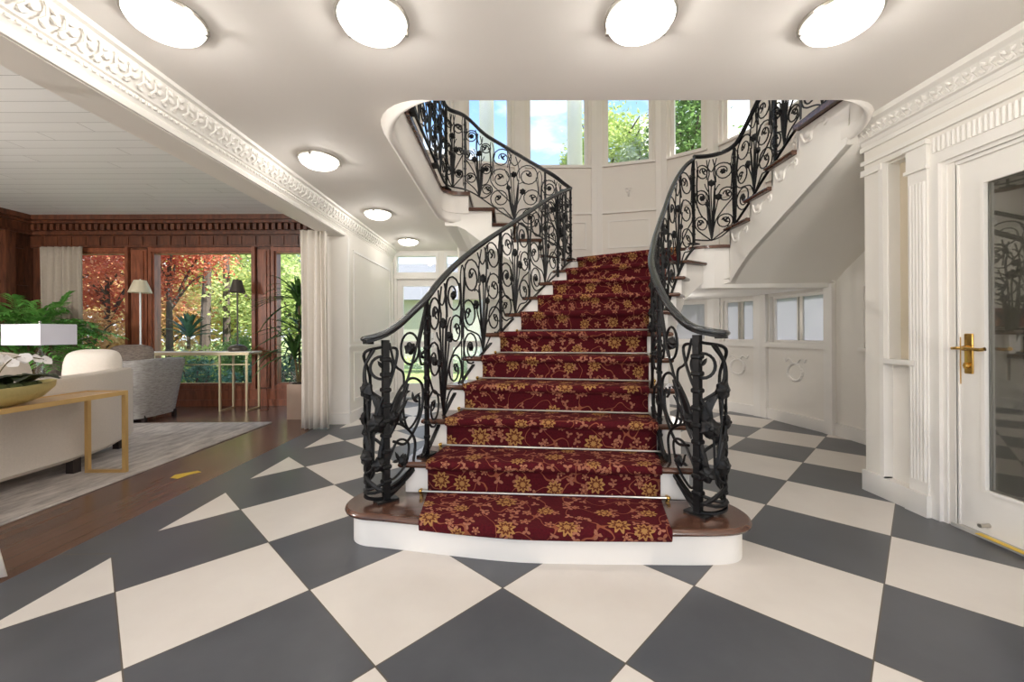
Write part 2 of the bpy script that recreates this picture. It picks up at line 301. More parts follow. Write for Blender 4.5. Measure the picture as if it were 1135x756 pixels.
class MB:
    def __init__(s): s.v = []; s.f = []; s.uv = {}
    def add(s, vs, fs):
        o = len(s.v); s.v += [tuple(v) for v in vs]; s.f += [tuple(i + o for i in f) for f in fs]; return o
    def box(s, x0, x1, y0, y1, z0, z1, M_=None):
        vs = [Vector((x, y, z)) for z in (z0, z1) for x, y in ((x0, y0), (x1, y0), (x1, y1), (x0, y1))]
        if M_ is not None: vs = [M_ @ v for v in vs]
        s.add(vs, [(3, 2, 1, 0), (4, 5, 6, 7), (0, 1, 5, 4), (1, 2, 6, 5), (2, 3, 7, 6), (3, 0, 4, 7)]); return s
    def rbox(s, x0, x1, y0, y1, z0, z1, r=.02, M_=None, seg=3):
        """box with rounded edges: grid sphere corners pushed out"""
        c = Vector(((x0 + x1) / 2, (y0 + y1) / 2, (z0 + z1) / 2)); h = Vector((x1 - x0, y1 - y0, z1 - z0)) / 2
        r = min(r, min(h)); n = seg * 4; m_ = seg * 2; rows = []
        for i in range(m_ + 2):
            th = -pi / 2 + pi * (i if i <= seg else i - 1) / m_; sz = -1 if i <= seg else 1
            row = []
            for j in range(n + 4):
                q = j // (seg + 1); k = j % (seg + 1); ph = q * pi / 2 + k * (pi / 2) / seg
                sx = 1 if q in (0, 3) else -1; sy = 1 if q in (0, 1) else -1
                row.append(c + Vector((sx * (h.x - r) + r * cos(th) * cos(ph), sy * (h.y - r) + r * cos(th) * sin(ph), sz * (h.z - r) + r * sin(th))))
            rows.append(row)
        w = n + 4; vs = [v for row in rows for v in row]
        if M_ is not None: vs = [M_ @ v for v in vs]
        fs = [(i * w + j, i * w + (j + 1) % w, (i + 1) * w + (j + 1) % w, (i + 1) * w + j) for i in range(len(rows) - 1) for j in range(w)]
        fs += [tuple(range(w - 1, -1, -1)), tuple((len(rows) - 1) * w + j for j in range(w))]
        s.add(vs, fs); return s
    def prism(s, poly, z0, z1, z0b=None):
        n = len(poly); vs = [(p[0], p[1], z0 if z0b is None else z0b[i]) for i, p in enumerate(poly)] + [(p[0], p[1], z1) for p in poly]
        s.add(vs, [tuple(range(n - 1, -1, -1)), tuple(range(n, 2 * n))] + [(i, (i + 1) % n, n + (i + 1) % n, n + i) for i in range(n)]); return s
    def prismT(s, poly3, off):
        """3-D polygon extruded by a vector"""
        n = len(poly3); off = Vector(off); a = [Vector(p) for p in poly3]
        s.add(a + [p + off for p in a], [tuple(range(n - 1, -1, -1)), tuple(range(n, 2 * n))] + [(i, (i + 1) % n, n + (i + 1) % n, n + i) for i in range(n)]); return s
    def plate(s, outer, hole, z0, z1):
        o = [Vector((p[0], p[1], 0)) for p in outer]; h = [Vector((p[0], p[1], 0)) for p in hole]
        tri = tessellate_polygon([o, h]); al = o + h; n = len(al)
        vs = [(p.x, p.y, z0) for p in al] + [(p.x, p.y, z1) for p in al]
        fs = [tuple(t) for t in tri] + [tuple(i + n for i in reversed(t)) for t in tri]
        for b0, L in ((0, len(o)), (len(o), len(h))):
            fs += [(b0 + i, b0 + (i + 1) % L, n + b0 + (i + 1) % L, n + b0 + i) for i in range(L)]
        s.add(vs, fs); return s
    def tube(s, pts, r, n=6, closed=False, cap=True):
        P = [Vector(p) for p in pts]; L = len(P); R = r if isinstance(r, (list, tuple)) else [r] * L
        if L < 2: return s
        T = [(P[min(i + 1, L - 1)] - P[max(i - 1, 0)]).normalized() if not closed else (P[(i + 1) % L] - P[i - 1]).normalized() for i in range(L)]
        up = Vector((0, 0, 1)) if abs(T[0].z) < .9 else Vector((1, 0, 0))
        a = T[0].cross(up).normalized(); vs = []
        for i in range(L):
            a = (a - T[i] * a.dot(T[i]))
            a = a.normalized() if a.length > 1e-6 else T[i].orthogonal().normalized()
            b = T[i].cross(a)
            vs += [P[i] + (a * cos(2 * pi * k / n) + b * sin(2 * pi * k / n)) * R[i] for k in range(n)]
        fs = [(i * n + k, i * n + (k + 1) % n, (i + 1) * n + (k + 1) % n, (i + 1) * n + k) for i in range(L - 1) for k in range(n)]
        if closed: fs += [((L - 1) * n + k, (L - 1) * n + (k + 1) % n, (k + 1) % n, k) for k in range(n)]
        elif cap: fs += [tuple(range(n - 1, -1, -1)), tuple((L - 1) * n + k for k in range(n))]
        s.add(vs, fs); return s
    def sweep(s, pts, prof, scale=None, side=None):
        """profile (across, up) swept along a path, kept upright"""
        P = [Vector(p) for p in pts]; L = len(P); n = len(prof); vs = []
        for i in range(L):
            t = P[min(i + 1, L - 1)] - P[max(i - 1, 0)]; h = Vector((t.x, t.y, 0))
            sd = Vector((h.y, -h.x, 0)).normalized() if side is None else Vector(side)
            upv = sd.cross(t).normalized()
            if upv.z < 0: upv = -upv
            k = 1 if scale is None else scale[i]
            vs += [P[i] + sd * p[0] * k + upv * p[1] * k for p in prof]
        fs = [(i * n + k, i * n + (k + 1) % n, (i + 1) * n + (k + 1) % n, (i + 1) * n + k) for i in range(L - 1) for k in range(n)]
        fs += [tuple(range(n - 1, -1, -1)), tuple((L - 1) * n + k for k in range(n))]
        s.add(vs, fs); return s
    def lathe(s, prof, c=(0, 0, 0), n=20, cap=True, ax=None):
        vs = []; c = Vector(c)
        for r, z in prof:
            for k in range(n):
                p = Vector((r * cos(2 * pi * k / n), r * sin(2 * pi * k / n), z))
                if ax is not None: p = ax @ p
                vs.append(c + p)
        L = len(prof)
        fs = [(i * n + k, i * n + (k + 1) % n, (i + 1) * n + (k + 1) % n, (i + 1) * n + k) for i in range(L - 1) for k in range(n)]
        if cap: fs += [tuple(range(n - 1, -1, -1)), tuple((L - 1) * n + k for k in range(n))]
        s.add(vs, fs); return s
    def ball(s, c, rx, ry=None, rz=None, n=12, m=8, fn=None, M_=None):
        ry = rx if ry is None else ry; rz = rx if rz is None else rz; c = Vector(c); vs = []
        for i in range(m + 1):
            th = -pi / 2 + pi * i / m
            for k in range(n):
                d = Vector((cos(th) * cos(2 * pi * k / n), cos(th) * sin(2 * pi * k / n), sin(th)))
                q = fn(d) if fn else 1
                p = Vector((d.x * rx * q, d.y * ry * q, d.z * rz * q))
                vs.append(c + (M_ @ p if M_ is not None else p))
        fs = [(i * n + k, i * n + (k + 1) % n, (i + 1) * n + (k + 1) % n, (i + 1) * n + k) for i in range(m) for k in range(n)]
        s.add(vs, fs); return s
    def leaf(s, pts, w, fold=.25, nrm=None):
        """blade along pts with half-width list w, slightly folded"""
        P = [Vector(p) for p in pts]; L = len(P); vs = []
        for i in range(L):
            t = (P[min(i + 1, L - 1)] - P[max(i - 1, 0)]).normalized()
            up = nrm if nrm is not None else Vector((0, 0, 1))
            sd = t.cross(up)
            sd = sd.normalized() if sd.length > 1e-4 else t.orthogonal().normalized()
            u2 = sd.cross(t)
            vs += [P[i] - sd * w[i] + u2 * w[i] * fold, P[i], P[i] + sd * w[i] + u2 * w[i] * fold]
        fs = []
        for i in range(L - 1):
            a = i * 3; fs += [(a, a + 1, a + 4, a + 3), (a + 1, a + 2, a + 5, a + 4)]
        s.add(vs, fs); return s
    def build(s, name, mat, parent=None, smooth=35, uv=None):
        off = Vector(ORG.get(parent.name, (0, 0, 0))) if parent is not None else Vector((0, 0, 0))
        me = bpy.data.meshes.new(name)
        me.from_pydata([tuple(Vector(v) - off) for v in s.v], [], s.f); me.validate(); me.update()
        if isinstance(mat, str): mat = M[mat]
        me.materials.append(mat)
        if uv is not None:
            l = me.uv_layers.new(name='UVMap')
            for lp in me.loops: l.data[lp.index].uv = uv[lp.vertex_index]
        if smooth:
            me.shade_smooth()
            me.set_sharp_from_angle(angle=radians(smooth))
        o = bpy.data.objects.new(name, me); COL.objects.link(o)
        if parent is not None: o.parent = parent; ORG[o.name] = tuple(off)
        return o
ORG = {}
def tag(o, label, cat, group=None, kind=None):
    o['label'] = label; o['category'] = cat
    if group: o['group'] = group
    if kind: o['kind'] = kind
    return o
def thing(name, label, cat, loc, group=None):
    o = bpy.data.objects.new(name, None); COL.objects.link(o); o.location = loc; o.empty_display_size = .1
    ORG[o.name] = tuple(loc); return tag(o, label, cat, group)
def struct(mb, name, mat, parent=None, smooth=35, **k):
    o = mb.build(name, mat, parent, smooth, **k)
    if parent is None: o['kind'] = 'structure'
    return o
def clone(root, loc, label=None):
    r = root.copy(); COL.objects.link(r); r.location = loc
    if label: r['label'] = label
    for ch in root.children:
        c = ch.copy(); COL.objects.link(c); c.parent = r
        for g in ch.children:
            d = g.copy(); COL.objects.link(d); d.parent = c
    return r
LAMP_W = 12.5; SKY = 1.7; SUN = 12.0; EXPO = 0.2
UNSEEN_FILL = [((.8, .6, 4.8), 170), ((-5.7, 1.0, 1.7), 270), ((-.8, -1.1, 2.3), 26), ((1.6, -1.2, 1.4), 55), ((2.2, 5.3, 1.25), 5)]
# ------------------------------------------------------------------ setting: floors, ceilings, walls
CZ, F2 = 2.5, 2.745
R_ = .183
WX, EX = -1.99, 2.47          # hall wall planes left / right
ROT = [(-1.84, 4.3), (-1.66, 5.3), (-1.34, 5.9), (-.75, 6.34), (.19, 6.6), (1.42, 6.6), (2.36, 6.34), (2.95, 5.9), (3.26, 5.3), (3.43, 4.33)]
struct(MB().box(-1.97, 3.6, -2.6, 7.1, -.05, 0), 'floor', 'tiles')
struct(MB().box(-2.262, -1.97, -2.6, 7.1, -.05, 0), 'floor_border', 'border')
struct(MB().box(-7.4, -2.262, -2.6, 6.5, -.05, 0), 'floor_living', 'woodfloor')
struct(MB().box(-7.5, -2.2, -2.6, 6.6, 2.89, 2.98), 'ceiling_living', 'boardceil')

def outw(p, d=.07):
    v = Vector((p[0] - .8, p[1] - 4.6)); v.normalize(); return (p[0] + v.x * d, p[1] + v.y * d)
HR_ = [outw(p) for p in ROT]
def arc(cx, cy, r, a0, a1, n=6): return [(cx + r * cos(radians(a0 + (a1 - a0) * i / n)), cy + r * sin(radians(a0 + (a1 - a0) * i / n))) for i in range(n + 1)]
hole = arc(-.75 + .3, 2.5 + .3, .3, 180, 270) + arc(2.33 - .3, 2.5 + .3, .3, 270, 360, 6) + [(3.44, 2.80), HR_[9], HR_[8], HR_[7], HR_[6], HR_[5], HR_[4], (-.46, 6.5), (-.46, 4.86)] + arc(-.55, 4.66, .2, 90, 180, 4)
outer = [(-2.0, -2.6), (3.7, -2.6), (3.7, 7.1), (-2.0, 7.1)]
struct(MB().plate(outer, hole, 2.5, 2.705), 'ceiling', 'ceil')
# front part of the plate: slab edge already white; walnut floor of the upper hall
hole2 = arc(-.72 + .3, 2.53 + .3, .3, 180, 270) + [(2.29, 2.53), (2.29, 3.31), (3.44, 3.31), HR_[9], HR_[8], HR_[7], HR_[6], HR_[5], HR_[4], (-.44, 6.5), (-.44, 4.83)] + arc(-.54, 4.63, .2, 90, 180, 4)
struct(MB().plate(outer, hole2, 2.706, F2), 'floor_upper', 'treadwood')

# beam between the hall and the living room, with crown
b = MB().box(-2.21, WX, -2.6, 7.1, 2.28, 2.95)
struct(b, 'trim_1', 'beam')
cr = [(-2.0, 2.285), (-1.975, 2.285), (-1.965, 2.31), (-1.975, 2.325), (-1.955, 2.345), (-1.955, 2.365), (-1.94, 2.37), (-1.925, 2.40), (-1.895, 2.44), (-1.875, 2.475), (-1.85, 2.48), (-1.845, 2.50), (-2.0, 2.50)]
def crown(name, prof, y0, y1):
    m = MB(); n = len(prof); m.add([(x, y0, z) for x, z in prof] + [(x, y1, z) for x, z in prof], [tuple(range(n)), tuple(range(2 * n - 1, n - 1, -1))] + [(i, (i + 1) % n, n + (i + 1) % n, n + i) for i in range(n)])
    return struct(m, name, 'white', smooth=0)
crown('trim_2', cr, -2.6, 7.05)
# carved acanthus leaves and bead course of the left crown (relief modelled)
m = MB(); m2 = MB(); y = -.2; i = 0
while y < 7.0:
    st = .075
    for k, (dx, dz, rr) in enumerate(((-1.925, 2.398, .02), (-1.903, 2.425, .019), (-1.885, 2.452, .017))):
        yy = y + (.012 if k % 2 else -.012)
        m.ball((dx, yy, dz), .013, .026, .016, 6, 4, M_=Matrix.Rotation(.6 if i % 2 else -.6, 3, 'X'))
    m.tube([(-1.905, y + .028, 2.385), (-1.89, y + .045, 2.41), (-1.88, y + .035, 2.445), (-1.872, y + .02, 2.455)], .006, 4)
    for q in range(2): m2.ball((-1.953, y + q * st / 2, 2.352), .012, .015, .011, 6, 4)
    y += st; i += 1
struct(m, 'trim_3', 'white'); struct(m2, 'trim_4', 'white')
crr = [(EX + .02, 2.36), (EX - .02, 2.36), (EX - .03, 2.385), (EX - .05, 2.39), (EX - .06, 2.42), (EX - .09, 2.455), (EX - .12, 2.47), (EX - .125, 2.5), (EX + .02, 2.5)]
crown('trim_5', crr, -2.6, 2.85)
m = MB(); y = .2; i = 0
while y < 2.8:
    m.ball((EX - .055, y, 2.41), .010, .022, .012, 6, 4, M_=Matrix.Rotation(.7 if i % 2 else -.7, 3, 'X')); m.ball((EX - .074, y + .018, 2.437), .011, .020, .010, 6, 4, M_=Matrix.Rotation(-.7 if i % 2 else .7, 3, 'X'))
    m.tube([(EX - .06, y + .02, 2.40), (EX - .073, y + .03, 2.425), (EX - .085, y + .022, 2.447)], .004, 4)
    y += .042; i += 1
struct(m, 'trim_6', 'white')

# left wall stub behind the curtain, with its raised panel
struct(MB().box(-2.21, -1.95, 5.05, 7.05, 0, 2.5), 'wall_left', 'wall')
m = MB()
for (y0, y1) in ((5.05, 5.10), (6.95, 7.05)): m.box(-1.95, -1.935, y0, y1, 0.12, 2.28)
def frame(m, p0, ux, uz, w, h, t, d, nrm):
    """raised picture-frame moulding; p0 corner, ux/uz unit axes"""
    p0, ux, uz, nrm = Vector(p0), Vector(ux), Vector(uz), Vector(nrm)
    for (a, bq, c, e) in ((0, 0, w, t), (0, h - t, w, t), (0, t, t, h - 2 * t), (w - t, t, t, h - 2 * t)):
        q = [p0 + ux * a + uz * bq, p0 + ux * (a + c) + uz * bq, p0 + ux * (a + c) + uz * (bq + e), p0 + ux * a + uz * (bq + e)]
        m.prismT(q, nrm * d)
frame(m, (-1.95, 5.22, .25), (0, 1, 0), (0, 0, 1), 1.6, .62, .03, .012, (1, 0, 0))
frame(m, (-1.95, 5.22, 1.0), (0, 1, 0), (0, 0, 1), 1.6, 1.15, .03, .012, (1, 0, 0))
m.box(-1.95, -1.925, 5.06, 7.05, .93, .96)
struct(m, 'trim_7', 'white')
struct(MB().box(-1.95, -1.93, 5.06, 7.04, 0, .13).box(-2.2, -1.93, 5.035, 5.05, 0, .13), 'baseboard_left', 'white')

# back wall of the lower hall: two glazed door bays with transoms
BY = 7.05
m = MB(); m.box(-2.0, 3.6, BY, BY + .15, 2.46, 2.5); m.box(-2.0, -1.93, BY, BY + .15, 0, 2.46); m.box(-1.19, -1.09, BY, BY + .15, 0, 2.46); m.box(-.3, 3.6, BY, BY + .15, 0, 2.46)
struct(m, 'wall_back', 'wall')
def doorbay(n, x0, x1):
    f = MB(); y0, y1 = BY + .02, BY + .12
    for (a, bq, c, d) in ((x0, x0 + .04, 0, 2.46), (x1 - .04, x1, 0, 2.46), (x0 + .04, x1 - .04, 2.41, 2.46), (x0 + .04, x1 - .04, 2.02, 2.13)): f.box(a, bq, y0 - .03, y1, c, d)
    f.box(x0, x1, y0 - .045, y0 - .03, 2.02, 2.05)
    r = f.build('door_%d' % n, 'white'); r['kind'] = 'structure'
    l = MB(); a, bq = x0 + .035, x1 - .035; y0, y1 = BY + .03, BY + .08
    for (p, q, c, d) in ((a, a + .10, .01, 2.02), (bq - .10, bq, .01, 2.02), (a + .10, bq - .10, 1.90, 2.02), (a + .10, bq - .10, .01, .24), (a + .10, bq - .10, .86, .96)): l.box(p, q, y0, y1, c, d)
    l.build('door_leaf', 'white', r)
    MB().box(a + .10, bq - .10, y0 + .02, y0 + .026, .24, .86).box(a + .10, bq - .10, y0 + .02, y0 + .026, .96, 1.90).build('door_pane', 'glass', r)
    MB().box(x0 + .04, x1 - .04, y0 + .02, y0 + .026, 2.13, 2.41).build('transom_pane', 'glass', r)
    h = MB(); h.box(bq - .10, bq - .05, y0 - .01, y0, .86, 1.1); h.tube([(bq - .075, y0 - .01, 1.0), (bq - .075, y0 - .05, 1.0), (bq - .17, y0 - .05, 1.0)], .009, 8); h.build('door_handle', 'nickel', r)
doorbay(1, -1.93, -1.19); doorbay(2, -1.09, -.3)

# right wall with pier, recess, fluted pilaster, door
m = MB()
m.box(EX, EX + .15, 2.72, 2.85, 0, 2.2)                        # end pier
m.box(EX, EX + .15, -2.6, 2.85, 2.2, 2.5)
m.box(EX + .05, EX + .15, 2.46, 2.72, 0, .9)
m.box(EX + .13, EX + .17, 2.46, 2.72, .9, 2.2)
m.box(EX + .03, EX + .15, 2.30, 2.46, 0, 2.2)
m.box(EX + .03, EX + .15, -2.6, 1.38, 0, 2.2)
m.box(EX + .03, EX + .15, 1.38, 2.30, 2.04, 2.2)
struct(m, 'wall_right', 'wall')
m = MB(); x = EX
m.box(x - .012, x + .06, 2.70, 2.73, 0, 2.2); m.box(x + .02, x + .12, 2.695, 2.70, 0.9, 2.2)
m.box(x + .02, x + .13, 2.50, 2.515, .9, 2.2)
m.box(x - .02, x + .13, 2.48, 2.72, .885, .915)
m.box(x - .015, x + .02, -2.6, 2.87, 2.33, 2.36); m.box(x - .02, x, 2.71, 2.86, 2.16, 2.2)
struct(m, 'trim_8', 'white')
m = MB(); m.box(x - .01, x + .03, 2.415, 2.53, .12, 2.05)
for i in range(5): m.tube([(x - .008, 2.4325 + i * .02, .2), (x - .008, 2.4325 + i * .02, 1.98)], .0098, 8)
m.box(x - .03, x + .03, 2.405, 2.54, 0, .13); m.box(x - .03, x + .03, 2.405, 2.54, 2.05, 2.07); m.box(x - .018, x + .03, 2.41, 2.535, 2.07, 2.19); m.box(x - .035, x + .03, 2.40, 2.545, 2.19, 2.215)
struct(m, 'trim_9', 'white')
m = MB()                                                        # casing round the door, stepped
for k, (d, a, bq) in enumerate(((0.0, 2.36, 2.415), (.02, 2.335, 2.36), (.035, 2.30, 2.335))): m.box(x + d, x + .1, a, bq, 0, (2.10, 2.04, 2.02)[k])
for k, (d, a) in enumerate(((0.0, 2.06), (.02, 2.04), (.035, 2.02))): m.box(x + d, x + .1, 1.2, 2.36, a, a + .0405)
struct(m, 'trim_10', 'white')
m = MB(); m.box(x + .005, x + .03, .2, 2.42, 2.10, 2.235)
y = .25
while y < 2.39: m.tube([(x + .006, y, 2.125), (x + .006, y, 2.212)], .0125, 8); y += .026
m.box(x - .02, x + .03, .2, 2.86, 2.235, 2.262)
struct(m, 'trim_11', 'white')
struct(MB().box(x - .02, x + .06, 2.53, 2.70, 0, .13).box(x - .02, x + .04, 2.70, 2.86, 0, .14), 'baseboard_right', 'white')
# side niche glazing
w = MB().box(x + .10, x + .125, 2.515, 2.695, .915, 2.2); w = struct(w, 'window_1', plain('beige_niche_panel', srgb(206, 194, 172), .5))
struct(MB().box(x + .04, x + .16, 2.292, 2.34, 0, 2.06).box(x + .092, x + .16, 1.3, 2.30, 2.0, 2.06).box(x + .092, x + .14, 2.26, 2.30, 0, 2.04).box(x + .024, x + .16, 2.34, 2.47, 0, 2.24).box(x + .035, x + .16, 2.46, 2.73, 2.19, 2.24), 'trim_13', 'white')
# glazed door on the right
D0, D1 = 1.40, 2.30
r = MB().box(x + .05, x + .09, D1 - .13, D1 - .005, .02, 2.02).box(x + .05, x + .09, D0, D0 + .13, .02, 2.02).box(x + .05, x + .09, D0 + .13, D1 - .13, 1.88, 2.02).box(x + .05, x + .09, D0 + .13, D1 - .13, .02, .25)
frame(r, (x + .05, D0 + .12, .24), (0, 1, 0), (0, 0, 1), D1 - D0 - .24, 1.65, .015, .012, (-1, 0, 0))
dr = struct(r, 'door_3', 'white')
MB().box(x + .066, x + .072, D0 + .13, D1 - .13, .25, 1.88).build('door_pane', 'darkglass', dr)
h = MB(); yy = D1 - .055; hx = x + .05
h.rbox(hx - .01, hx + .001, yy - .022, yy + .022, .86, 1.08, .01)
h.lathe([(.014, 0), (.014, .03), (.011, .045)], (hx - .005, yy, 1.0), 12, ax=Matrix.Rotation(-pi / 2, 3, 'Y'))
h.tube(catmull([(hx - .045, yy, 1.0), (hx - .055, yy - .03, 1.0), (hx - .055, yy - .09, .995), (hx - .05, yy - .115, 1.0)]), [.009] * 24 + [.011], 8)
h.tube(catmull([(hx - .045, yy, 1.0), (hx - .055, yy + .02, 1.0), (hx - .05, yy + .045, .998)]), .008, 8)
h.lathe([(.013, 0), (.013, .018), (.008, .024)], (hx - .008, yy, .905), 12, ax=Matrix.Rotation(-pi / 2, 3, 'Y'))
h.box(hx - .032, hx - .015, yy - .004, yy + .004, .89, .92)
h.build('door_handle', 'brass', dr)
h = MB(); h.lathe([(.012, 0), (.009, .02), (.011, .04), (.011, .05)], (hx, D1 - .14, .07), 10, ax=Matrix.Rotation(-pi / 2, 3, 'Y')); h.build('door_stop', 'nickel', dr)
MB().box(hx - .003, hx + .0, D1 - .012, D1 + .004, .8, 1.06).build('strike_plate', 'brass', dr)
struct(MB().box(x + .02, x + .12, D0 - .05, D1 + .02, 0, .018), 'trim_12', 'stone')
struct(MB().box(x + 1.1, x + 1.2, -.5, 3.0, 0, 2.6), 'wall_porch', plain('porch_wall', srgb(150, 142, 132), .9))

# ------------------------------------------------------------------ rotunda: facets below and above the landing
def facet(p, q, z0, z1, win=None, t=.14, names=('wall_rotunda',)):
    """wall between plan points p, q (inside on the left going p->q is towards the stairs); win = (u0,u1,za,zb)"""
    p, q = Vector((p[0], p[1], 0)), Vector((q[0], q[1], 0)); L = (q - p).length; e = (q - p) / L; nr = Vector((-e.y, e.x, 0))   # outward
    mb = MB()
    def blk(a, bq, c, d, d0=0, d1=t, mm=None):
        mm = mm or mb; Z = Vector((0, 0, 1))
        mm.prismT([p + e * a + nr * d0 + Z * c, p + e * bq + nr * d0 + Z * c, p + e * bq + nr * d0 + Z * d, p + e * a + nr * d0 + Z * d], nr * (d1 - d0))
    if win is None: blk(0, L, z0, z1)
    else:
        u0, u1, za, zb = win
        blk(0, L, z0, za); blk(0, u0, za, zb); blk(u1, L, za, zb)
        if z1 > zb: blk(0, L, zb, z1)
    return mb, blk, p, e, nr, L
wn = 2; tn = 20; bn = 0
UP_S, UP_T = 3.74, 5.05
def windowset(blk, L, u0, u1, za, zb, n, pane, thick=.05):
    f = MB()
    for (a, bq, c, d) in ((u0, u0 + thick, za, zb), (u1 - thick, u1, za, zb), (u0 + thick, u1 - thick, zb - thick, zb), (u0 + thick, u1 - thick, za, za + thick)): blk(a, bq, c, d, .05, .11, f)
    blk(u0 - .04, u1 + .04, za - .03, za, -.035, .02, f)                  # sill nosing
    r = f.build('window_%d' % n, 'white'); r['kind'] = 'structure'
    g = MB(); blk(u0 + thick, u1 - thick, za + thick, zb - thick, .08, .086, g); g.build('window_pane', pane, r)
    return r
for i in range(len(ROT) - 1):
    p, q = ROT[i], ROT[i + 1]
    # upper storey
    z0 = F2 if i < 3 else 1.62
    L = hypot(q[0] - p[0], q[1] - p[1]); pw = .13
    mb, blk, P_, e, nr, L = facet(p, q, z0, 5.4, (pw, L - pw, UP_S, UP_T), names=())
    u0, u1 = pw, L - pw
    def blkr(a, bq, c, d, d0, d1, mm, P_=P_, e=e, nr=nr):
        Z = Vector((0, 0, 1)); mm.prismT([P_ + e * a + nr * d0 + Z * c, P_ + e * bq + nr * d0 + Z * c, P_ + e * bq + nr * d0 + Z * d, P_ + e * a + nr * d0 + Z * d], nr * (d1 - d0))
    o = struct(mb, 'wall_rotunda', 'wall'); o.name = 'wall_rotunda'
    windowset(lambda a, bq, c, d, d0, d1, mm: blkr(a, bq, c, d, d0, d1, mm), L, u0, u1, UP_S, UP_T, wn, 'glass'); wn += 1
    t = MB()
    blkr(.0, .085, z0, 5.3, -.03, 0, t); blkr(L - .085, L, z0, 5.3, -.03, 0, t)          # pilaster strips at the corners
    if i >= 2:
        if i >= 3: blkr(.085, L - .085, 2.013, 2.17, -.022, 0, t); blkr(.085, L - .085, 2.97, 3.0, -.03, 0, t); frame(t, P_ + e * .17 + Vector((0, 0, 2.42)), e, (0, 0, 1), L - .34, .44, .022, .012, -nr)
    # small cartouche under each window
    c = P_ + e * (L / 2) - nr * .004 + Vector((0, 0, 3.3))
    for sx in (-1, 1):
        t.tube([c + e * (sx * .03 + .025 * cos(a)) + Vector((0, 0, .03 + .03 * sin(a))) for a in [2 * pi * k / 10 for k in range(10)]], .007, 5, closed=True)
    t.ball(c + Vector((0, 0, -.05)), .02, .012, .035, 8, 6)
    o = struct(t, 'trim_%d' % tn, 'white'); tn += 1
    # lower storey on the right of the stairs
    if i >= 5:
        win = (.12, L - .12, .96, 1.53)
        mb, blk, P_, e, nr, L = facet(p, q, 0, 1.62, win)
        o = struct(mb, 'wall_rotunda_lower', 'wall')
        ws = windowset(lambda a, bq, c, d, d0, d1, mm: blkr(a, bq, c, d, d0, d1, mm), L, .12, L - .12, .96, 1.53, wn, 'frosted', .03); wn += 1
        if i >= 7:
            g = MB(); blkr(L / 2 - .028, L / 2 - .006, .99, 1.5, .055, .078, g); blkr(L / 2 + .006, L / 2 + .05, .99, 1.5, .055, .078, g); g.build('window_mullion', 'nickel', ws)
        t = MB(); blkr(.0, .095, 0, 1.6, -.04, 0, t); blkr(L - .095, L, 0, 1.6, -.04, 0, t); blkr(.095, L - .095, .90, .935, -.04, 0, t)
        c = P_ + e * (L / 2) - nr * .004 + Vector((0, 0, .62))
        ring = [c + e * (.10 * cos(a)) + Vector((0, 0, .10 * sin(a))) for a in [2 * pi * k / 18 for k in range(18)]]
        t.tube(ring, .016, 6, closed=True)
        for k in range(18): t.ball(ring[k], .02, .02, .014, 6, 4)
        for sx in (-1, 1):
            t.tube(catmull([c + e * (sx * .03) + Vector((0, 0, .10)), c + e * (sx * .08) + Vector((0, 0, .15)), c + e * (sx * .13) + Vector((0, 0, .12)), c + e * (sx * .15) + Vector((0, 0, .16))], 5), .011, 5)
        struct(t, 'trim_%d' % tn, 'white'); tn += 1
        t = MB(); blkr(.095, L - .095, 0, .13, -.025, 0, t); struct(t, 'baseboard_rotunda', 'white')
# lower left back: closes the space under the landing
struct(MB().box(.08, 1.5, 6.6, 6.75, 0, 1.62), 'wall_rotunda_lower', 'wall')
# right wall of the stair hall, towards the front, lower and upper
m = MB(); m.box(3.45, 3.6, 2.7, 3.55, 0, 5.4).box(3.45, 3.6, 4.0, 4.36, 0, 5.4).box(3.45, 3.6, 3.55, 4.0, 0, .93).box(3.45, 3.6, 3.55, 4.0, 1.53, 5.4)
struct(m, 'wall_stair', 'wall')
f = MB().box(3.47, 3.52, 3.55, 3.6, .93, 1.53).box(3.47, 3.52, 3.95, 4.0, .93, 1.53).box(3.47, 3.52, 3.6, 3.95, .93, .97).box(3.47, 3.52, 3.6, 3.95, 1.49, 1.53).box(3.41, 3.5, 3.52, 4.03, .9, .93)
r = struct(f, 'window_%d' % wn, 'white'); MB().box(3.49, 3.496, 3.6, 3.95, .97, 1.49).build('window_pane', 'frosted', r); wn += 1
struct(MB().box(3.425, 3.45, 2.86, 4.33, 0, .13), 'baseboard_stair', 'white')
struct(MB().box(EX + .15, 3.6, 2.70, 2.85, 0, 2.5), 'wall_return', 'wall')
# upper hall shell
struct(MB().box(-2.0, -1.85, -2.6, 4.35, F2, 5.4).box(3.45, 3.6, -2.6, 2.7, F2, 5.4), 'wall_upper', 'wall')
struct(MB().box(-2.0, 3.6, -2.7, -2.55, 2.5, 5.4), 'wall_upper_front', 'wall')
struct(MB().box(-2.1, 3.7, -2.7, 7.1, 5.35, 5.5), 'ceiling_upper', 'ceil')

